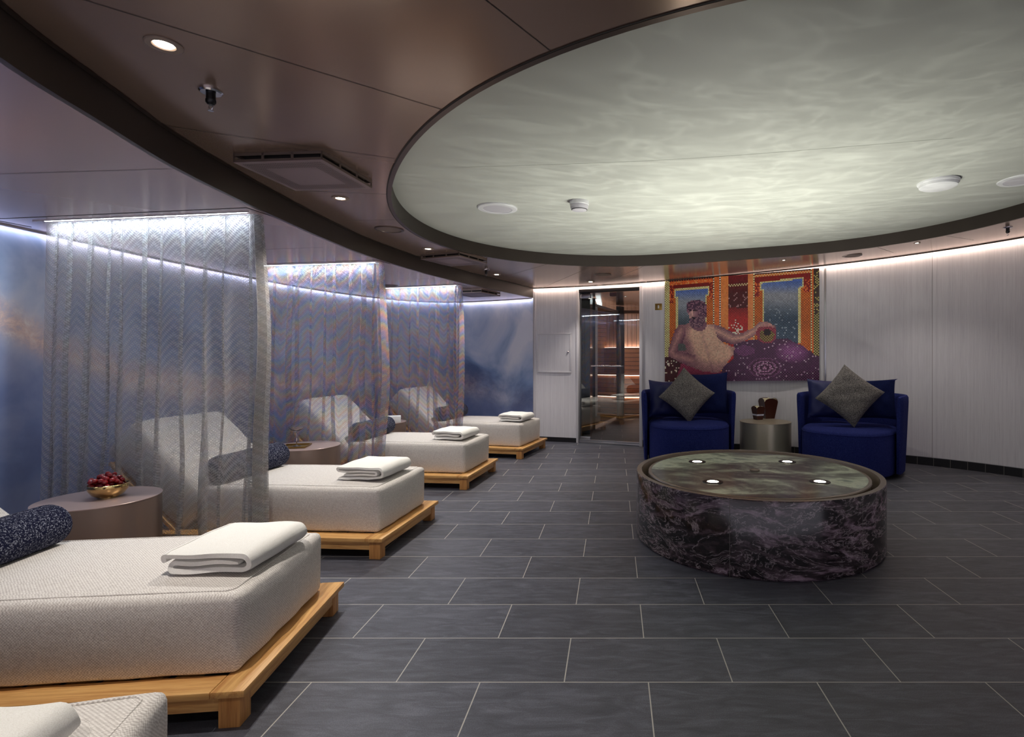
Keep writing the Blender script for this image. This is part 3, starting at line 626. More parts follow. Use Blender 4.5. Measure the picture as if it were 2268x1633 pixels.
def make_lounger():
    t = empty('daybed_lounger'); fz = .125; lip = .022
    bm = new(); box(bm, -.10, 0, 0, BW, fz-lip, fz, .003); mesh_obj('frame_board', bm, MAT['teak_y'], t)
    for y0, y1 in ((0, .10), (BW-.10, BW)):
        bm = new(); box(bm, -BL, -.102, y0, y1, fz-lip, fz, .003); mesh_obj('frame_board', bm, MAT['teak'], t)
    bm = new(); box(bm, -BL, -BL+.1, .102, BW-.102, fz-lip, fz, .003); mesh_obj('frame_board', bm, MAT['teak_y'], t)
    for y in (.022, BW-.044):
        bm = new(); box(bm, -BL+.05, -.06, y, y+.022, .052, fz-lip, .002); mesh_obj('rail', bm, MAT['teak'], t)
    bm = new(); box(bm, -.044, -.022, .07, BW-.07, .052, fz-lip, .002); mesh_obj('rail', bm, MAT['teak_y'], t)
    for x in (-.085, -BL+.02):
        for y in (.016, BW-.081):
            bm = new(); box(bm, x, x+.065, y, y+.065, 0, fz-lip, .003); mesh_obj('leg', bm, MAT['teak_z'], t)
    for k in range(11):
        x = -.2-k*.11; bm = new(); box(bm, x-.07, x, .10, BW-.10, fz-lip-.002, fz-.006, .002); mesh_obj('slat', bm, MAT['teak_y'], t)
    mx, my, mh = 1.10, .655, .262
    m = mesh_obj('mattress', soft_box(mx, my, mh, .022, .014), MAT['bed'], t, loc=(-.07-mx/2, .095+my/2, fz+.001))
    bm = new(); a, b_ = mx/2-.03, my/2-.03; r = .03; pts = []
    for cx, cy, a0 in ((a-r, b_-r, 0), (-a+r, b_-r, 90), (-a+r, -b_+r, 180), (a-r, -b_+r, 270)):
        for k in range(5): th = math.radians(a0+k*22.5); pts.append((cx+r*math.cos(th), cy+r*math.sin(th), mh+.0015))
    full = []
    for i in range(len(pts)):
        p, q = Vector(pts[i]), Vector(pts[(i+1) % len(pts)]); n = max(1, int((q-p).length/.05))
        for k in range(n):
            v = p.lerp(q, k/n); v.z += .012*(max(0, 1-(v.x/(mx/2))**2)*max(0, 1-(v.y/(my/2))**2))**.5; full.append(v)
    tube(bm, full, .0028, 6, True); mesh_obj('piping', bm, MAT['bed'], m)
    # reclined back: board, strut and thick cushion; incline of 48 degrees
    inc = math.radians(44); hx = -1.29; piv = Matrix.Translation((hx-.05, 0, fz+.02)) @ Matrix.Rotation(inc, 4, 'Y')
    # board lies along local -x, cushion on its upper side
    bm = new(); box(bm, -.56, .08, .065, BW-.10, -.026, -.004, .003, M=piv); mesh_obj('back_board', bm, MAT['teak'], t)
    bm = new(); tube(bm, [(hx-.36, .16, fz+.36), (hx-.44, .16, fz+.01), (hx-.44, BW-.2, fz+.01), (hx-.36, BW-.2, fz+.36)], .008, 8); mesh_obj('back_strut', bm, MAT['steel'], t)
    bm = soft_box(.68, my+.02, .27, .03, .014)
    for v in bm.verts: v.co = piv @ (v.co+Vector((-.30, .095+my/2, 0)))
    mesh_obj('back_cushion', bm, MAT['bed'], t)
    return t
def bolster_bm(L_=.61, r=.085):
    bm = new(); pr = [(0, -L_/2)]; 
    for k in range(1, 8): a = k/7*PI/2; pr.append((r*(.3+.7*math.sin(a)) if k < 7 else r, -L_/2+.045*(1-math.cos(a))))
    pr += [(r*(1+.02*math.sin(j)), -L_/2+.05+(L_-.1)*j/6) for j in range(1, 6)]
    for k in range(7, 0, -1): a = k/7*PI/2; pr.append((r*(.3+.7*math.sin(a)) if k < 7 else r, L_/2-.045*(1-math.cos(a))))
    pr.append((0, L_/2)); lathe(bm, pr, 36, M=Matrix.Rotation(PI/2, 4, 'X')); return bm
def towel_bm(w_=.315, d_=.37, layers=3, th=.024, seed=0):
    R_ = random.Random(seed); bm = new(); path = []; w2 = w_/2
    # centre line of the cloth: a loose spiral, the outer layer wrapping the inner folds
    H = th*layers
    def arc(cx, cz, rad, a0, a1, n=6): 
        for i in range(n+1): a = math.radians(a0+(a1-a0)*i/n); path.append(Vector((cx+rad*math.cos(a), cz+rad*math.sin(a))))
    if layers == 3:
        for x in np.linspace(w2-.05, -w2+.05, 9): path.append(Vector((x, th*1.5+.003*math.sin(30*x+seed))))
        arc(-w2+.045, th*1.0, th*.5, 90, 270)
        for x in np.linspace(-w2+.06, w2-.06, 10)[1:-1]: path.append(Vector((x, th*.5+.0015*math.sin(22*x+seed))))
        arc(w2-.04, th*1.5, th*1.0, -90, 90, 10)
        for x in np.linspace(w2-.05, -w2+.02, 12)[1:]: path.append(Vector((x, th*2.5+.002*math.sin(14*x+seed))))
        arc(-w2+.02, th*2.0, th*.5, 90, 230, 6)
    else:
        for x in np.linspace(-w2+.06, w2-.06, 9): path.append(Vector((x, th*1.5+.002*math.sin(30*x))))
        arc(w2-.05, th*2.0, th*.5, -90, 90)
        for x in np.linspace(w2-.06, -w2+.04, 9)[1:]: path.append(Vector((x, th*2.5+.002*math.sin(25*x))))
        arc(-w2+.03, th*3.0-.0, th*.5, 270, 90)
        for x in np.linspace(-w2+.04, w2-.04, 9)[1:]: path.append(Vector((x, th*3.5)))
        arc(w2-.03, th*2.1, th*1.4, 90, -70, 10)
        for x in np.linspace(w2-.06, -w2+.03, 8)[1:]: path.append(Vector((x, th*.5)))
    nseg = 16; h = th*.47; cols = []; m = len(path)
    for j in range(nseg+1):
        y = -d_/2+d_*j/nseg; e = abs(2*j/nseg-1); taper = 1-.35*max(0, e-.88)/.12; sag = (.94+.07*math.cos(2.8*y/d_)); row = []
        for s in (1, -1):
            for i, p in enumerate(path):
                a = path[max(i-1, 0)]; b_ = path[min(i+1, m-1)]; t = (b_-a).normalized(); n = Vector((-t.y, t.x))
                f = h*taper*(.55 if i in (0, m-1) else 1); q = p+n*(s*f)
                row.append(bm.verts.new((q.x+.005*math.sin(6*y+seed+8*q.y), y+.007*math.sin(7*q.x+60*q.y), max(0, q.y*sag)+.0012*math.sin(40*q.x+31*y+seed))))
        cols.append(row)
    order = list(range(m))+list(range(2*m-1, m-1, -1)); n = len(order)
    for j in range(nseg):
        for k in range(n): bm.faces.new((cols[j][order[k]], cols[j][order[(k+1) % n]], cols[j+1][order[(k+1) % n]], cols[j+1][order[k]]))
    for row in (cols[0], cols[-1]):
        for i in range(m-1): bm.faces.new((row[i], row[i+1], row[m+i+1], row[m+i]))
    return bm
Lg = make_lounger()
# foot corner (near) of each lounger and its turn
beds = [((-1.165, 1.705), 6.5, 'white upholstered daybed on a teak frame, nearest one seen whole'),
        ((-1.335, 3.115), -4, 'white upholstered daybed on a teak frame behind the nearest curtain, second in the row'),
        ((-1.275, 4.735), -6.0, 'white upholstered daybed on a teak frame, third in the row, beside the second curtain'),
        ((-1.035, 6.14), -12.5, 'white upholstered daybed on a teak frame, farthest, by the blue wall'),
        ((-.78, .60), 17, 'white daybed whose foot corner shows in the bottom left corner')]
bolm = None; bol_lab = ['dark blue speckled bolster lying on the nearest full daybed, cut by the left edge', 'dark blue speckled bolster half behind the nearest curtain', 'dark blue speckled bolster on the third daybed behind the second curtain', 'dark blue speckled bolster mostly hidden behind the third curtain', None]
tow = [((-.235, .425), .06, .060, 'folded white towel on the nearest full daybed'), ((-.27, .42), .10, .058, 'folded white towel on the second daybed, edge rolled'), ((-.27, .40), .05, .058, 'folded white towel on the third daybed'), ((-.23, .38), .08, .06, 'folded white towel on the farthest daybed by the blue wall'), ((-.33, .42), -.1, .06, 'white towel cut off by the bottom left corner')]
for i, (p, a, lab) in enumerate(beds):
    o = Lg if i == 0 else copy_tree(Lg); o.location = (p[0], p[1], 0); o.rotation_euler.z = math.radians(a); tag(o, lab, 'daybed', 'upholstered daybeds in a row')
    Mx = Matrix.Translation((p[0], p[1], 0)) @ Matrix.Rotation(math.radians(a), 4, 'Z')
    if bol_lab[i]:
        if bolm is None: b0 = mesh_obj('bolster', bolster_bm(), MAT['bolster']); bolm = b0; bo = b0
        else: bo = b0.copy(); COL.objects.link(bo)
        tag(bo, bol_lab[i], 'bolster', 'speckled navy bolsters'); q = Mx @ Vector((-1.11, .095+.31, 0)); bo.location = (q.x, q.y, .125+.262+.083+.008); bo.rotation_euler = (0, 0, math.radians(a+(0, 0, 0, 0)[i]))
    (lx, ly), ra, tz, tl = tow[i]
    to = mesh_obj('folded_towel', towel_bm(seed=i, layers=3 if i != 1 else 4, th=.028 if i != 1 else .022), MAT['terry']); tag(to, tl, 'towel', 'folded white towels')
    q = Mx @ Vector((lx, ly, 0)); to.location = (q.x, q.y, .125+.262+.018); to.rotation_euler = (0, 0, math.radians(a)+ra-.12)

# ------------------------------------------------------------------ side tables and what stands on them
def round_table(c, R_, h, label, mt='table', mtop=None, group='round taupe side tables'):
    t = tag(empty('side_table', (c[0], c[1], 0)), label, 'side table', group)
    bm = new(); lathe(bm, [(R_-.002, 0), (R_-.002, h-.004)], 96); mesh_obj('drum', bm, MAT['drum'] if mt == 'table' else MAT[mt], t)
    bm = new(); lathe(bm, [(R_-.002, h-.005), (R_, h-.004), (R_, h-.001), (R_-.001, h), (0, h)], 96); mesh_obj('tabletop', bm, MAT[mtop or mt], t)
    return t
T1, T2, T3 = (-2.64, 2.78), (-2.50, 4.40), (-2.56, 5.98); TH = .45
round_table(T1, .25, TH, 'round taupe side table holding the bowl of grapes')
round_table(T2, .25, TH, 'round taupe side table holding a tray and a glass')
round_table(T3, .25, TH, 'round taupe side table holding a white box and a gold jar')
TC = ((1695-CX)/F*6.15, 6.15)
round_table(TC, .284, .435, 'round champagne metal table between the two blue armchairs', 'table_gold', 'table_top', None)
# bowl of grapes
q = gz(240, 1101, TH); bx, by = q.x, q.y
bo = mesh_obj('brass_bowl', new(), MAT['gold'])
bm = new(); lathe(bm, [(0, 0), (.035, 0), (.064, .016), (.080, .042), (.083, .066), (.081, .070), (.079, .066), (.076, .044), (.060, .021), (.03, .008), (0, .006)], 48); bm.to_mesh(bo.data); bm.free(); bo.data.shade_smooth()
bo.location = (bx, by, TH); tag(bo, 'small polished brass bowl full of grapes on the nearest side table', 'bowl')
g = tag(empty('grape_bunch', (bx, by, TH+.035)), 'bunch of red grapes heaped in the brass bowl', 'grapes')
R_ = random.Random(3); bm = new(); bmesh.ops.create_icosphere(bm, subdivisions=3, radius=.0115)
for v in bm.verts: v.co.z *= 1.12
gm = mesh_obj('grape', bm, MAT['grape'], g); n = 0; used = []
for _ in range(4000):
    if n >= 60: break
    a = R_.uniform(0, 2*PI); r = .066*math.sqrt(R_.random()); z = R_.uniform(.014, .104-.75*r)
    p = Vector((r*math.cos(a)-.012, r*math.sin(a), z))
    if all((p-u).length > .0205 for u in used):
        used.append(p); o = gm if n == 0 else gm.copy()
        if n: COL.objects.link(o); o.parent = g
        o.location = p; o.rotation_euler = (R_.random()*3, R_.random()*3, 0); n += 1
bm = new(); tube(bm, [(-.03, 0, .02), (-.01, -.01, .045), (.0, -.03, .06), (.006, -.045, .066)], .0016, 6); tube(bm, [(-.01, -.01, .045), (.02, .0, .06)], .0014, 6); mesh_obj('stem', bm, MAT['stem'], g)
# tray and coupe glass
q = gz(655, 989, TH+.004); tr = tag(empty('brass_tray', (q.x, q.y, TH), .25), 'square brass tray under the coupe glass on the middle side table', 'tray')
bm = new(); box(bm, -.085, .085, -.085, .085, .001, .004, .001); mesh_obj('tray_base', bm, MAT['brass'], tr)
bm = new()
for s in (-1, 1):
    box(bm, -.093, .093, s*.089-.004, s*.089+.004, .002, .014, .002); box(bm, s*.089-.004, s*.089+.004, -.085, .085, .002, .014, .002)
mesh_obj('tray_rim', bm, MAT['brass'], tr)
q2 = gz(657, 988, TH+.005); bm = new(); lathe(bm, [(0, 0), (.034, 0), (.034, .002), (.007, .006), (.0035, .012), (.0035, .108), (.009, .115), (.036, .128), (.052, .145), (.055, .160), (.053, .160), (.050, .146), (.034, .131), (0, .121)], 40)
o = mesh_obj('coupe_glass', bm, MAT['glass'], loc=(q2.x, q2.y, TH+.005)); tag(o, 'stemmed coupe glass standing on the brass tray', 'glass')
# white box and gold jar
q = gz(868, 936, TH); bm = new(); box(bm, -.10, .10, -.06, .06, 0, .07, .004); o = mesh_obj('white_box', bm, MAT['white'], loc=(q.x-.01, q.y, TH), rot=(0, 0, .35)); tag(o, 'white box on the farthest side table behind the second curtain', 'box')
j = tag(empty('candle_jar', (q.x-.075, q.y, TH+.07)), 'amber jar with gold lid standing on the white box', 'jar')
bm = new(); lathe(bm, [(0, 0), (.03, 0), (.032, .004), (.032, .07), (.028, .074), (0, .074)], 28); mesh_obj('jar_body', bm, MAT['candle'], j)
bm = new(); lathe(bm, [(.034, .072), (.034, .086), (.0, .087)], 28); mesh_obj('lid', bm, MAT['gold'], j)
# popcorn cartons
def carton(px, py, wd, h, band, lab, rz):
    q = gz(px, py, .435); t = tag(empty('popcorn_carton', (q.x, q.y, .435), rz), lab, 'carton', 'chocolate brown popcorn cartons'); a, b_ = wd*.33, wd*.5
    for s in range(4):
        bm = new(); n = 10; out = []; M = Matrix.Rotation(s*PI/2, 4, 'Z')
        for dy in (0, .0016):
            for i in range(n+1):
                u = 2*i/n-1; out.append((bm.verts.new(M @ Vector((a*u, -a+dy, 0))), bm.verts.new(M @ Vector((b_*u, -b_+dy, h*.82+.18*h*math.sqrt(max(0, 1-u*u)))))))
        for k in (0, n+1):
            for i in range(n): bm.faces.new((out[k+i][0], out[k+i+1][0], out[k+i+1][1], out[k+i][1]))
        mesh_obj('side_flap', bm, MAT['brown'], t); bm = new(); vv = [bm.verts.new(M @ Vector((b_*.98*u, -b_+.003, h*.80+.175*h*math.sqrt(max(0, 1-u*u))))) for u in np.linspace(-1, 1, 9)]+[bm.verts.new(M @ Vector((b_*.75, -b_*.78, h*.6))), bm.verts.new(M @ Vector((-b_*.75, -b_*.78, h*.6)))]
        bm.faces.new(vv); mesh_obj('inner_lining', bm, MAT['cream'], t, False)
    if band:
        bm = new(); f0, f1 = .30, .42
        for s in range(4):
            M = Matrix.Rotation(s*PI/2, 4, 'Z'); w0 = a+(b_-a)*f0/.82+.001; w1 = a+(b_-a)*f1/.82+.001
            bm.faces.new([bm.verts.new(M @ Vector(v)) for v in ((-w0, -w0, h*f0), (w0, -w0, h*f0), (w1, -w1, h*f1), (-w1, -w1, h*f1))])
        bd = mesh_obj('paper_band', bm, MAT['ribbon'], t, False)
        bm = new(); w0 = a+(b_-a)*.36/.82+.002; box(bm, -w0*.35, w0*.45, -w0-.0008, -w0, h*.352, h*.366); mesh_obj('printed_line', bm, MAT['ink'], bd, False)
    bm = new(); R_ = random.Random(int(px))
    for i in range(34):
        r = b_*.75*math.sqrt(R_.random()); an = R_.uniform(0, 2*PI); c = Vector((r*math.cos(an), r*math.sin(an), h*.97+R_.uniform(0, .09)*h-r*.6))
        for k in range(3): bmesh.ops.create_icosphere(bm, subdivisions=1, radius=R_.uniform(.003, .0055), matrix=Matrix.Translation(c+Vector((R_.uniform(-1, 1), R_.uniform(-1, 1), R_.uniform(-1, 1)))*.005))
    o = mesh_obj('popcorn', bm, MAT['pop']); o.matrix_world = Matrix.Translation((q.x, q.y, .435)) @ Matrix.Rotation(rz, 4, 'Z'); tag(o, 'popcorn heaped in the %s carton' % ('small banded' if band else 'large brown'), 'popcorn', kind='stuff')
carton(1701, 926.5, .17, .24, False, 'large brown scalloped popcorn carton standing behind the small one', .18)
carton(1679, 929.5, .112, .158, True, 'small brown popcorn carton with a pale paper band', .35)

# ------------------------------------------------------------------ armchairs
def make_chair():
    t = empty('barrel_armchair')
    bm = new(); lathe(bm, [(.0, 0), (.36, 0), (.37, .012), (.37, .03), (.0, .03)], 64); mesh_obj('swivel_base', bm, MAT['blackm'], t)
    # seat drum: front bulges forward (-y)
    def outline(th, g=0.0):
        c, s = math.cos(th), math.sin(th); a = .435+g; b_ = (.58 if s < 0 else .40)+g; n = 2.6
        k = (abs(c)**n+abs(s)**n)**(-1/n); return Vector((a*k*c, b_*k*s))
    bm = new(); n = 72; prof = [(-.012, .032), (.0, .045), (.0, .415), (-.006, .44), (-.022, .455), (-.05, .462), (-.16, .470), (-.3, .474)]; rings = []
    for gpx, z in prof: rings.append([bm.verts.new((*outline(2*PI*i/n, gpx), z)) for i in range(n)])
    for a, b_ in zip(rings, rings[1:]): bridge(bm, a, b_)
    bm.faces.new(rings[-1]); bm.faces.new(rings[0][::-1]); se = mesh_obj('seat', bm, MAT['blue'], t)
    bm = new(); tube(bm, [(*outline(2*PI*i/n, .0), .428) for i in range(n)], .003, 6, True); mesh_obj('seat_seam', bm, MAT['blue'], se)
    # wrap-round back shell, opening towards the front
    bm = new(); n = 56; secs = []
    for i in range(n+1):
        th = math.radians(-16+212*i/n); e = min(i, n-i)/n; sec = []
        for (g, z) in ((.012, .04), (.05, .04), (.062, .3), (.080, .72), (.079, .765), (.068, .785), (.045, .788), (.03, .775), (.022, .74), (.012, .46)):
            p = outline(th, g); zz = z
            if i in (0, n): p = outline(th+(.0), (g-.045)*.55+.045); zz = .41+(z-.41)*.97
            sec.append(bm.verts.new((p.x*1.0, p.y, zz)))
        secs.append(sec)
    for a, b_ in zip(secs, secs[1:]):
        for k in range(len(a)): bm.faces.new((a[k], a[(k+1) % len(a)], b_[(k+1) % len(a)], b_[k]))
    bm.faces.new(secs[0][::-1]); bm.faces.new(secs[-1]); mesh_obj('back_shell', bm, MAT['blue'], t); return t
ch = make_chair(); ch.location = (.82, 6.05, 0); ch.rotation_euler.z = math.radians(-2); tag(ch, 'royal blue wool barrel armchair nearer the glass door', 'armchair', 'blue barrel armchairs')
c2 = copy_tree(ch); c2.location = (2.44, 5.58, 0); c2.rotation_euler.z = math.radians(-38); tag(c2, 'royal blue wool barrel armchair by the curved wall at right', 'armchair', 'blue barrel armchairs')
def cushion(name, W, D, c, rx, ry, rz, mat, label, fold=0.0, seed=0, cat='cushion', group=None):
    bm = new(); n = 22; R_ = random.Random(seed); V = {}
    for s in (1, -1):
        for i in range(n+1):
            for j in range(n+1):
                u, v = 2*i/n-1, 2*j/n-1; e = max(0, (1-u**4)*(1-v**4))**.55; pin = 1-.075*(1-u*u)*abs(v)**3-.0; pin2 = 1-.075*(1-v*v)*abs(u)**3
                x = W/2*u*pin2; z = W/2*v*pin; y = s*D/2*e
                cr = math.hypot(u, v); y += .006*math.sin(9*u+seed)*math.sin(8*v+2*seed)*e
                rad = max(0, cr-.75); y += s*.010*rad*math.sin(10*math.atan2(v, u)+seed)*min(1, e*3)
                if fold and v > .72: y += fold*(v-.72)*.5; z -= fold*.25*(v-.72)
                key = (s, i, j) if 0 < i < n and 0 < j < n else (0, i, j)
                if key not in V: V[key] = bm.verts.new((x, y if key[0] else 0+(fold*(v-.72)*.5 if fold and v > .72 else 0), z))
    g = lambda s, i, j: V[(s, i, j) if 0 < i < n and 0 < j < n else (0, i, j)]
    for s in (1, -1):
        for i in range(n):
            for j in range(n):
                q = [g(s, i, j), g(s, i+1, j), g(s, i+1, j+1), g(s, i, j+1)]; bm.faces.new(q if s < 0 else q[::-1])
    o = mesh_obj(name, bm, mat); o.matrix_world = Matrix.Translation(c) @ Matrix.Rotation(rz, 4, 'Z') @ Matrix.Rotation(rx, 4, 'X') @ Matrix.Rotation(ry, 4, 'Y'); tag(o, label, cat, group); return o
r = math.radians
cushion('velvet_cushion', .42, .15, gy(1476, 884, 6.14), r(-14), r(4), r(16), MAT['velvet'], 'dark blue velvet cushion on the left of the armchair by the door', seed=1, group='navy cushions on the armchairs')
cushion('navy_cushion', .47, .15, gy(1566, 872, 6.08), r(-12), r(-3), r(-14), MAT['navy'], 'large navy cushion on the right of the armchair by the door', seed=2, group='navy cushions on the armchairs')
cushion('tweed_cushion', .44, .14, gy(1521, 875, 5.93), r(-14), r(45-4), r(0), MAT['tweed'], 'grey tweed cushion set cornerwise on the armchair by the door', seed=3, group='grey tweed cushions')
cushion('velvet_cushion', .42, .14, gy(1833, 884, 5.78), r(-12), r(2), r(-6), MAT['velvet'], 'shiny blue velvet cushion on the left of the right-hand armchair', seed=4, group='navy cushions on the armchairs')
cushion('navy_cushion', .45, .14, gy(1932, 880, 5.50), r(-10), r(-4), r(-44), MAT['navy'], 'navy cushion with a folded top corner on the right-hand armchair', .5, 5, group='navy cushions on the armchairs')
cushion('tweed_cushion', .46, .14, gy(1881, 876, 5.42), r(-16), r(45-7), r(-20), MAT['tweed'], 'grey tweed cushion set cornerwise on the right-hand armchair', seed=6, group='grey tweed cushions')

# ------------------------------------------------------------------ marble fountain
FC = Vector((.935, 3.60)); FR = .785; FH = .42
ft = tag(empty('marble_fountain', (FC.x, FC.y, 0)), 'round dark purple marble fountain with a wet lit top', 'fountain')
bm = new(); lathe(bm, [(FR-.012, 0), (FR-.01, .004), (FR, .012), (FR, FH-.006), (FR-.003, FH)], 128); ob = mesh_obj('outer_wall', bm, MAT['marble'], ft)
bm = new(); lathe(bm, [(FR-.003, FH), (FR-.035, FH), (FR-.037, FH-.003), (FR-.037, FH-.12)], 128); mesh_obj('rim', bm, MAT['rimm'], ft)
bm = new(); lathe(bm, [(FR-.037, FH-.12), (FR-.09, FH-.12)], 128); mesh_obj('gutter', bm, MAT['black'], ft)
bm = new(); lathe(bm, [(FR-.078, FH-.12), (FR-.078, FH-.014), (FR-.082, FH-.009), (FR-.10, FH-.008)], 128); mesh_obj('inner_edge', bm, MAT['rimm'], ft)
bm = new(); lathe(bm, [(FR-.10, FH-.0075), (0, FH-.007)], 128); mesh_obj('wet_top', bm, MAT['water'], ft)
for a in (-171, -114, -58.5, -12, 40, 90, 140):
    bm = new(); x, y = (FR+.0002)*math.cos(r(a)), (FR+.0002)*math.sin(r(a)); box(bm, -.0005, .0005, -.001, .001, .004, FH-.004, M=Matrix.Translation((x, y, 0)) @ Matrix.Rotation(r(a), 4, 'Z')); mesh_obj('joint', bm, MAT['grout'], ft, False)
bm = new(); lathe(bm, [(.032, FH-.007), (.032, FH+.003), (.028, FH+.006), (0, FH+.006)], 32); mesh_obj('spout_cap', bm, MAT['rimm'], ft)
GOB = None
def gobo(l):                     # moving water breaks the lamp's light into soft bright filaments
    l.use_nodes = True; nt = l.node_tree; N, L = nt.nodes, nt.links; e = N['Emission']
    tc = node(N, 'TexCoord'); mp = node(N, 'Mapping'); mp.inputs['Scale'].default_value = (2.2, 5.5, 1); L.new(tc.outputs['Normal'], mp.inputs[0])
    n1 = noise(nt, mp.outputs[0], 1.5, 3, .55, .9); v = mathn(nt, 'POWER', mathn(nt, 'SUBTRACT', 1.0, mathn(nt, 'MULTIPLY', mathn(nt, 'ABSOLUTE', mathn(nt, 'SUBTRACT', n1, .5)), 2.0)), 18.0)
    L.new(mathn(nt, 'ADD', .8, mathn(nt, 'MULTIPLY', v, .5)), e.inputs['Strength'])
for dx in (-.325, .325):
    for dy in (-.31, .31):
        lx, ly = dx-.01, dy
        bm = new(); lathe(bm, [(.062, FH-.0065), (.060, FH-.003), (.036, FH-.003), (.034, FH-.005)], 32, lx, ly); fx = mesh_obj('light_ring', bm, MAT['blackm'], ft)
        bm = new(); lathe(bm, [(0, FH-.0035), (.034, FH-.0045)], 28, lx, ly); mesh_obj('light_lens', bm, MAT['lamp'], fx)
        l = bpy.data.lights.new('fountain_light', 'SPOT'); l.energy = 50 if dy < 0 else 86; l.spot_size = r(140); l.spot_blend = 1.0; l.color = (1.0, 1.0, .90); l.shadow_soft_size = .006
        o = bpy.data.objects.new('fountain_light', l); COL.objects.link(o); o.parent = ft; o.location = (lx, ly, FH+.004); o.rotation_euler = (PI-.2, 0, 0); gobo(l)

# ------------------------------------------------------------------ curtains in their lit slots
def curtain(pL, pR, zb, label, mat, slot_label, seed=0, drift=0.05):
    A = gz_up(*pL, HL); B = gz_up(*pR, HL); A = Vector((A.x, A.y)); B = Vector((B.x, B.y)); d = (B-A).normalized(); nrm = Vector((d.y, -d.x)); Ln = (B-A).length
    if nrm.y > 0: nrm = -nrm
    R_ = random.Random(seed); path = []; s = 0.0; k = 0
    while s < Ln-.10:                       # flat stretches separated by narrow tight folds
        wd = R_.uniform(.07, .17); fold = R_.choice((.008, .012, .016, .022, .038))
        for i in range(8): f = i/7; path.append((s+(wd+fold)*f, .012*math.sin(PI*f)+.006*(k % 2), k))
        s += wd+fold
        h_ = .008+fold*.7; path.append((s+.002, h_*.8, k)); path.append((s-fold*.5, h_, k)); path.append((s-fold, h_*.75, k)); s -= fold; k += 1
    for i in range(11): path.append((min(Ln, s+.012*i)+.012*math.sin(i*2.4), .032*math.sin(i*2.1), k))
    bm = new(); uv = bm.loops.layers.uv.new('UVMap'); nz = 26; grid = []; us = [0]
    for a, b_ in zip(path, path[1:]): us.append(us[-1]+math.hypot(b_[0]-a[0], b_[1]-a[1]))
    for j in range(nz+1):
        z = HC+HL-.002-(HC+HL-.002-zb)*j/nz; f = j/nz; row = []
        for (s_, o_, kk) in path:
            wob = drift*(1-s_/Ln)*-f*.7+.02*f*math.sin(kk*1.7+seed)+.012*math.sin(3*f*PI+kk)*f; amp = 1+1.1*f
            dd = o_*amp+.01*math.sin(5*z+kk*2)*f; edge = max(0, (s_/Ln-.93)/.07); wob += edge*.03*math.sin(4*f)
            p = A+d*(s_+wob)+nrm*dd; row.append(bm.verts.new((p.x, p.y, z)))
        grid.append(row)
    for j in range(nz):
        for i in range(len(path)-1):
            fc = bm.faces.new((grid[j][i], grid[j][i+1], grid[j+1][i+1], grid[j+1][i]))
            for lp, (ii, jj) in zip(fc.loops, ((i, j), (i+1, j), (i+1, j+1), (i, j+1))): lp[uv].uv = (us[ii], grid[jj][ii].co.z)
    o = mesh_obj('sheer_curtain', bm, mat); tag(o, label, 'curtain', 'sheer curtains between the daybeds')
    # slot: dark outline, glowing strip
    an = math.atan2(d.y, d.x); t = tag(empty('curtain_slot_light', (A.x, A.y, HC+HL), an), slot_label, 'ceiling lamp', 'light slots over the curtains')
    sg = 1 if nrm.dot(Vector((-math.sin(an), math.cos(an)))) > 0 else -1
    def rect(x0, x1, y0, y1, z0, z1, nm, mt):
        bm = new(); ya, yb = sorted((sg*y0, sg*y1)); box(bm, x0, x1, ya, yb, z0, z1); return mesh_obj(nm, bm, mt, t, False)
    e = .0025
    rect(-.2, Ln+.05, .135, .135+.004, -.002, 0, 'outline', MAT['blackm']); rect(Ln+.05-.004, Ln+.05, -.06, .139, -.002, 0, 'outline', MAT['blackm']); rect(-.2, -.196, -.06, .139, -.002, 0, 'outline', MAT['blackm'])
    rect(.07, Ln-.03, .052, .066, -.003, -.001, 'light_strip', MAT['slotled']); rect(.0, Ln, .068, .071, -.005, 0, 'slot_lip', MAT['white2'])
    rect(0, Ln, -.02, .015, -.001, 0, 'track', MAT['white2'])
CUR1 = mat_curtain('sheer_lace_grey', (166, 166, 160), (206, 203, 206), .06, .56)
CUR2 = mat_curtain('sheer_lace_painted_shimmer', (178, 176, 186), (212, 208, 218), .62, .42)
curtain((103, 495.5), (573, 475.5), .03, 'tall sheer grey herringbone curtain, nearest and widest', CUR1, 'bright cool light slot above the nearest curtain', 1, .10)
curtain((580, 591), (845, 583), .03, 'sheer curtain with painted rainbow shimmer hanging second in the row', CUR2, 'bright cool light slot above the second curtain', 5, .04)
curtain((850, 640), (1020, 633), .03, 'sheer curtain with painted rainbow shimmer hanging third, beside the blue wall', CUR2, 'bright cool light slot above the third curtain', 9, .03)
# one more curtain slot nearer than the photo's left edge would be beside the bottom-left daybed: not in view

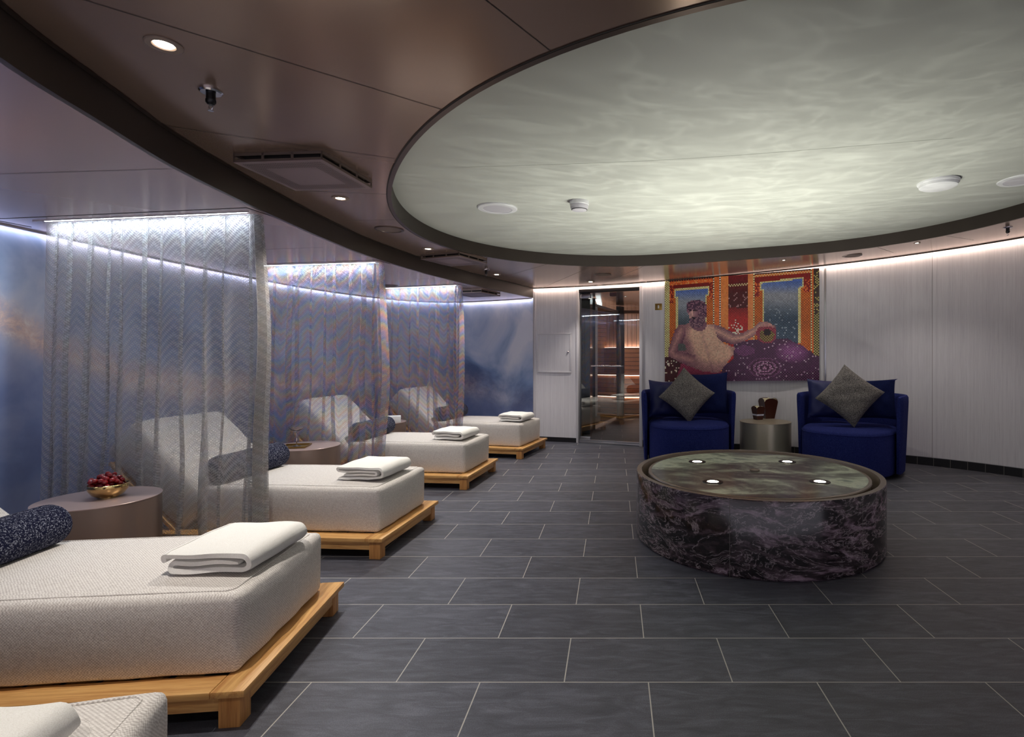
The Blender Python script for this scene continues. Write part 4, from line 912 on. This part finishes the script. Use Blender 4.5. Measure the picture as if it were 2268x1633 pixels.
# ------------------------------------------------------------------ mosaic panel on the wall
def art_color(x, y, top, i, j, R_):
    def inp(P):
        c = False; n = len(P)
        for k in range(n):
            (x1, y1), (x2, y2) = P[k], P[(k+1) % n]
            if (y1 > y) != (y2 > y) and x < (x2-x1)*(y-y1)/(y2-y1)+x1: c = not c
        return c
    def ell(cx, cy, a, b_): return ((x-cx)/a)**2+((y-cy)/b_)**2
    ck = (i+j) % 2; h = y-top
    lerp = lambda A, B, t: tuple(a+(b_-a)*max(0, min(1, t)) for a, b_ in zip(A, B))
    CR = (214, 204, 150); c = (196, 104, 44)
    if x < 236: c = CR if ck else (150, 136, 82)
    elif x > 1912: c = (60, 44, 34) if ck or y < 700 and R_.random() < .5 else (170, 160, 96)
    elif x < 770:
        if h < 14: c = (40, 20, 20) if ck else (150, 60, 30)
        elif h < 50: c = (206, 92, 40) if R_.random() < .7 else (220, 140, 80)
        elif h < 96: c = (112, 24, 20)
        else: c = (204, 108, 40) if ck else (150, 74, 30)
        if h > 50 and (x < 285 or x > 716) and h < 260: c = (120, 28, 22) if R_.random() < .6 else (204, 96, 46)
        if inp([(292, 372), (722, 342), (722, 442), (692, 455), (692, 830), (318, 830), (318, 478), (292, 470)]): c = CR if ck else (190, 170, 110)
        if inp([(310, 396), (704, 364), (704, 428), (674, 442), (674, 830), (338, 830), (338, 462), (310, 458)]):
            c = lerp((66, 92, 160), (128, 134, 146), (y-390)/120); c = lerp(c, (52, 66, 78), (y-560)/200)
            if ck: c = lerp(c, (200, 200, 190), .18)
    elif x < 945:
        c = (214, 122, 62) if x > 862 else (204, 102, 44)
        if abs(x-776) < 9: c = (236, 226, 180) if ck else (90, 50, 30)
        if abs(x-854) < 8: c = (244, 238, 210) if ck else (80, 40, 30)
    elif x < 1185:
        c = lerp((110, 20, 24), (66, 10, 16), h/220)
        if y > 590: c = lerp((96, 18, 22), (160, 34, 34), (y-590)/120)
        if y > 590 and ck: c = lerp(c, (190, 60, 50), .3)
        if x < 958 or x > 1172: c = (40, 26, 24)
        if 100 < h < 128 and ck: c = (190, 176, 130)
        if 200 < h < 370 and R_.random() < .12: c = (150, 110, 112)
        if y > 700 and abs(x-1040)+abs(y-830)*.8 < 90 and R_.random() < .3: c = (236, 214, 190)
    else:
        c = (222, 128, 74) if x < 1240 else ((204, 108, 40) if ck else (146, 70, 30))
        if x > 1240 and h < 14: c = (46, 22, 20)
        elif x > 1240 and h < 50: c = (214, 100, 44) if ck else (226, 176, 120)
        elif x > 1240 and h < 105: c = (126, 26, 20)
        elif x > 1240 and (x < 1320 or x > 1800) and h < 270: c = (124, 28, 22) if R_.random() < .65 else (206, 100, 50)
        if abs(x-1245) < 8 or abs(x-1884) < 8: c = CR if ck else (120, 80, 40)
        if x > 1892: c = (210, 96, 40)
        if inp([(1312, 290), (1808, 232), (1808, 350), (1768, 368), (1768, 1010), (1342, 980), (1342, 392), (1312, 392)]): c = CR if ck else (190, 172, 112)
        if inp([(1334, 310), (1788, 254), (1788, 336), (1742, 356), (1742, 1010), (1368, 980), (1368, 372), (1334, 372)]):
            c = lerp((64, 92, 164), (124, 126, 136), (y-280)/150); c = lerp(c, (44, 62, 82), (y-480)/240)
            if ck: c = lerp(c, (190, 190, 180), .14)
            if y > 600 and R_.random() < .07: c = (128, 138, 150)
    # drapery and couch
    if inp([(1010, 1010), (1240, 960), (1500, 950), (1620, 950), (1800, 1040), (1980, 1180), (1980, 1460), (820, 1460), (880, 1290), (1010, 1180)]):
        c = (78, 42, 74)
        d = ell(1370, 1290, 190, 120)
        if d < 1: c = lerp((176, 128, 160), (96, 54, 90), d) if int(math.sqrt(d)*7) % 2 == 0 else (70, 34, 62)
        if ell(1680, 1110, 200, 130) < 1: c = lerp((140, 84, 136), (84, 44, 80), ell(1680, 1110, 200, 130))
        if ell(1140, 1090, 120, 60) < 1: c = (110, 62, 104)
        if ck: c = lerp(c, (24, 10, 24), .32)
        if y > 1330 and x > 1550: c = (30, 14, 30) if ck else (92, 46, 84)
        if R_.random() < .04: c = (160, 136, 152)
    if inp([(170, 1160), (340, 1170), (480, 1260), (420, 1330), (330, 1460), (170, 1460)]): c = (64, 20, 24) if R_.random() > .12 else (226, 206, 180)
    if inp([(380, 1245), (480, 1240), (860, 1320), (900, 1460), (300, 1460)]): c = lerp((158, 52, 86), (96, 30, 56), (y-1260)/170) if ck else (120, 44, 64)
    gs = lambda cx, cy, r_: math.exp(-((x-cx)**2+(y-cy)**2)/(r_*r_))
    def seg(P):
        best = 1e9
        for (x1, y1), (x2, y2) in zip(P, P[1:]):
            t = max(0, min(1, ((x-x1)*(x2-x1)+(y-y1)*(y2-y1))/((x2-x1)**2+(y2-y1)**2))); best = min(best, math.hypot(x-x1-t*(x2-x1), y-y1-t*(y2-y1)))
        return best
    SK, SD = (206, 164, 142), (118, 76, 90)
    if inp([(345, 800), (470, 775), (620, 800), (790, 785), (860, 840), (840, 930), (900, 1010), (1030, 1050), (1010, 1130), (960, 1200), (880, 1300), (840, 1350), (640, 1330), (450, 1260), (330, 1170), (250, 1060), (300, 870)]):
        l_ = min(1, gs(700, 900, 150)+gs(560, 910, 120)+gs(760, 1110, 190)+.75*gs(920, 1120, 110)+.5*gs(640, 1080, 120)); l_ -= .22*math.exp(-((x-640-.3*(y-900))/16)**2)+.25*gs(470, 1010, 60)
        c = lerp(SD, SK, l_)
        if ck: c = lerp(c, (214, 176, 146), .16)
    if inp([(350, 795), (300, 860), (215, 1090), (225, 1160), (430, 1252), (520, 1236), (560, 1150), (440, 1110), (335, 1125), (400, 1000), (436, 900), (430, 830)]):
        c = lerp((176, 128, 122), (98, 60, 78), seg([(380, 850), (300, 1010), (262, 1110), (300, 1150), (430, 1180), (520, 1200)])/75)
    if inp([(345, 1010), (420, 1010), (450, 1080), (340, 1100)]): c = (84, 88, 86)
    if inp([(780, 790), (850, 800), (1050, 905), (1240, 826), (1300, 758), (1385, 748), (1490, 800), (1500, 840), (1380, 812), (1300, 856), (1230, 936), (1120, 985), (1000, 1022), (880, 985), (815, 930)]):
        c = lerp((196, 150, 136), (96, 58, 78), seg([(800, 850), (1000, 950), (1130, 935), (1270, 850), (1340, 790), (1440, 790)])/68)
        if ck: c = lerp(c, (206, 170, 150), .12)
    e = ell(1390, 895, 116, 112)
    if e < 1: c = (146, 62, 72) if ck else (112, 40, 60)
    if ell(1395, 915, 82, 74) < 1: c = (132, 128, 64) if ck else (80, 34, 44)
    if ell(1400, 875, 40, 40) < 1: c = (24, 10, 14)
    if e < 1 and y < 815: c = (176, 124, 122)
    if ell(600, 790, 95, 70) < 1 and y > 730: c = (118, 80, 94)
    if ell(598, 660, 92, 125) < 1: c = (104, 68, 86)
    if ell(548, 655, 78, 90) < 1: c = lerp((178, 136, 132), (104, 68, 86), (x-495)/120)
    if ell(566, 762, 92, 66) < 1 or ell(635, 700, 45, 70) < 1: c = (84, 56, 76) if R_.random() < .6 else (132, 98, 108)
    if ell(566, 562, 122, 62) < 1 or ell(655, 610, 42, 88) < 1 or ell(470, 600, 24, 60) < 1: c = (66, 40, 62) if R_.random() < .62 else (124, 86, 102)
    if (abs(x-548) < 22 and abs(y-622) < 8) or (abs(x-494) < 14 and abs(y-626) < 8) or (abs(x-530) < 24 and abs(y-712) < 7): c = (40, 22, 34)
    if abs(x-512) < 9 and 630 < y < 684: c = (200, 158, 148)
    k = R_.uniform(1.1, 1.32)
    return tuple(min(255, v*k) for v in c)
def corner(px, py):
    x = wx(px); return Vector((x, wall_y(x), wz(py, x)))
P00, P10, P11, P01 = corner(1473.5, 845.3), corner(1814, 842.5), corner(1814, 594.7), corner(1473.5, 624)
zb = (P00.z+P10.z)/2; zt_ = (P11.z+P01.z)/2
A2, B2 = Vector((P00.x, P00.y)), Vector((P10.x, P10.y)); dd = (B2-A2); AW = dd.length; AH = zt_-zb; tilt = math.atan2(P11.z-P01.z+P10.z-P00.z, 2*AW)
art = tag(empty('mosaic_panel', (A2.x, A2.y, 0), math.atan2(dd.y, dd.x)), 'large woven mosaic picture of a reclining man on the pale wall', 'wall art')
bm = new(); zl = lambda u, v: (P00.z+(P10.z-P00.z)*u)*(1-v)+(P01.z+(P11.z-P01.z)*u)*v
bow = max((wall_y(A2.x+(B2.x-A2.x)*f)-(A2.y+(B2.y-A2.y)*f)) for f in (.25, .5, .75)); TY = -.03
def quadbox(bm, y0, y1):
    c = [(0, zl(0, 0)), (AW, zl(1, 0)), (AW, zl(1, 1)), (0, zl(0, 1))]; f = [bm.verts.new((x, y0, z)) for x, z in c]; b_ = [bm.verts.new((x, y1, z)) for x, z in c]
    bm.faces.new(f); bm.faces.new(b_[::-1])
    for i in range(4): bm.faces.new((f[i], b_[i], b_[(i+1) % 4], f[(i+1) % 4]))
quadbox(bm, TY+.002, -.006); mesh_obj('backing', bm, MAT['artside'], art, False)
NX, NY = 118, 86; R_ = random.Random(11); me = bpy.data.meshes.new('mosaic_face'); V, Fc, Cc = [], [], []
for j in range(NY):
    for i in range(NX):
        u, v = (i+.5)/NX, (j+.5)/NY; x = 175+1795*u; top = 285+(130-285)*u; bot = 1450+(1437-1450)*u; y = bot+(top-bot)*v
        c = lin(art_color(x, y, top, i, j, R_)); g_ = .025; zo = TY-.001-.0018*R_.random()
        n0 = len(V)
        for uu, vv in ((i+g_, j+g_), (i+1-g_, j+g_), (i+1-g_, j+1-g_), (i+g_, j+1-g_)): V.append((uu/NX*AW, zo+.0012*R_.random(), zl(uu/NX, vv/NY)))
        Fc.append((n0, n0+1, n0+2, n0+3)); Cc += [(*c, 1)]*4
me.from_pydata(V, [], Fc); at = me.color_attributes.new('pigment', 'FLOAT_COLOR', 'CORNER'); at.data.foreach_set('color', [v for c in Cc for v in c]); me.materials.append(MAT['art'])
o = bpy.data.objects.new('mosaic_face', me); COL.objects.link(o); o.parent = art

# ------------------------------------------------------------------ small wall fittings
xa, xb = wx(1191), wx(1266); za, zb_ = wz(826, (xa+xb)/2), wz(738, (xa+xb)/2); xm = (xa+xb)/2
a = Vector((xa, wall_y(xa))); b_ = Vector((xb, wall_y(xb))); d = b_-a; hatch = tag(empty('access_hatch', (a.x, a.y, za), math.atan2(d.y, d.x)), 'square pale access hatch in the wall left of the glass door', 'hatch'); W_ = d.length; H_ = zb_-za
bm = new()
for (x0, x1, z0, z1) in ((0, W_, 0, .022), (0, W_, H_-.022, H_), (0, .022, .022, H_-.022), (W_-.022, W_, .022, H_-.022)): box(bm, x0, x1, -.014, -.001, z0, z1, .004)
mesh_obj('hatch_frame', bm, MAT['white2'], hatch)
bm = new(); uvl = bm.loops.layers.uv.new('flat'); box(bm, .022, W_-.022, -.007, -.001, .022, H_-.022)
for f in bm.faces:
    for lp in f.loops: lp[uvl].uv = (lp.vert.co.x, lp.vert.co.z)
mesh_obj('hatch_door', bm, MAT['wall'], hatch, False)
bm = new(); lathe(bm, [(.014, 0), (.014, .006), (.009, .012), (.009, .02), (0, .021)], 20, M=Matrix.Translation((W_-.05, -.007, H_*.52)) @ Matrix.Rotation(PI/2, 4, 'X')); mesh_obj('lock_knob', bm, MAT['chrome'], hatch)
xs = wx(1458.5); zs = wz(680, xs); sw = tag(empty('wall_switch', (xs, wall_y(xs), zs), math.atan2(wall_y(xs+.05)-wall_y(xs), .05)), 'small square brass switch plate between the door and the mosaic', 'switch')
bm = new(); box(bm, -.045, .045, -.008, -.001, -.042, .042, .002); mesh_obj('plate', bm, MAT['brass'], sw)
bm = new(); box(bm, -.009, .009, -.012, -.006, -.02, .02, .002); mesh_obj('rocker', bm, MAT['white'], sw)
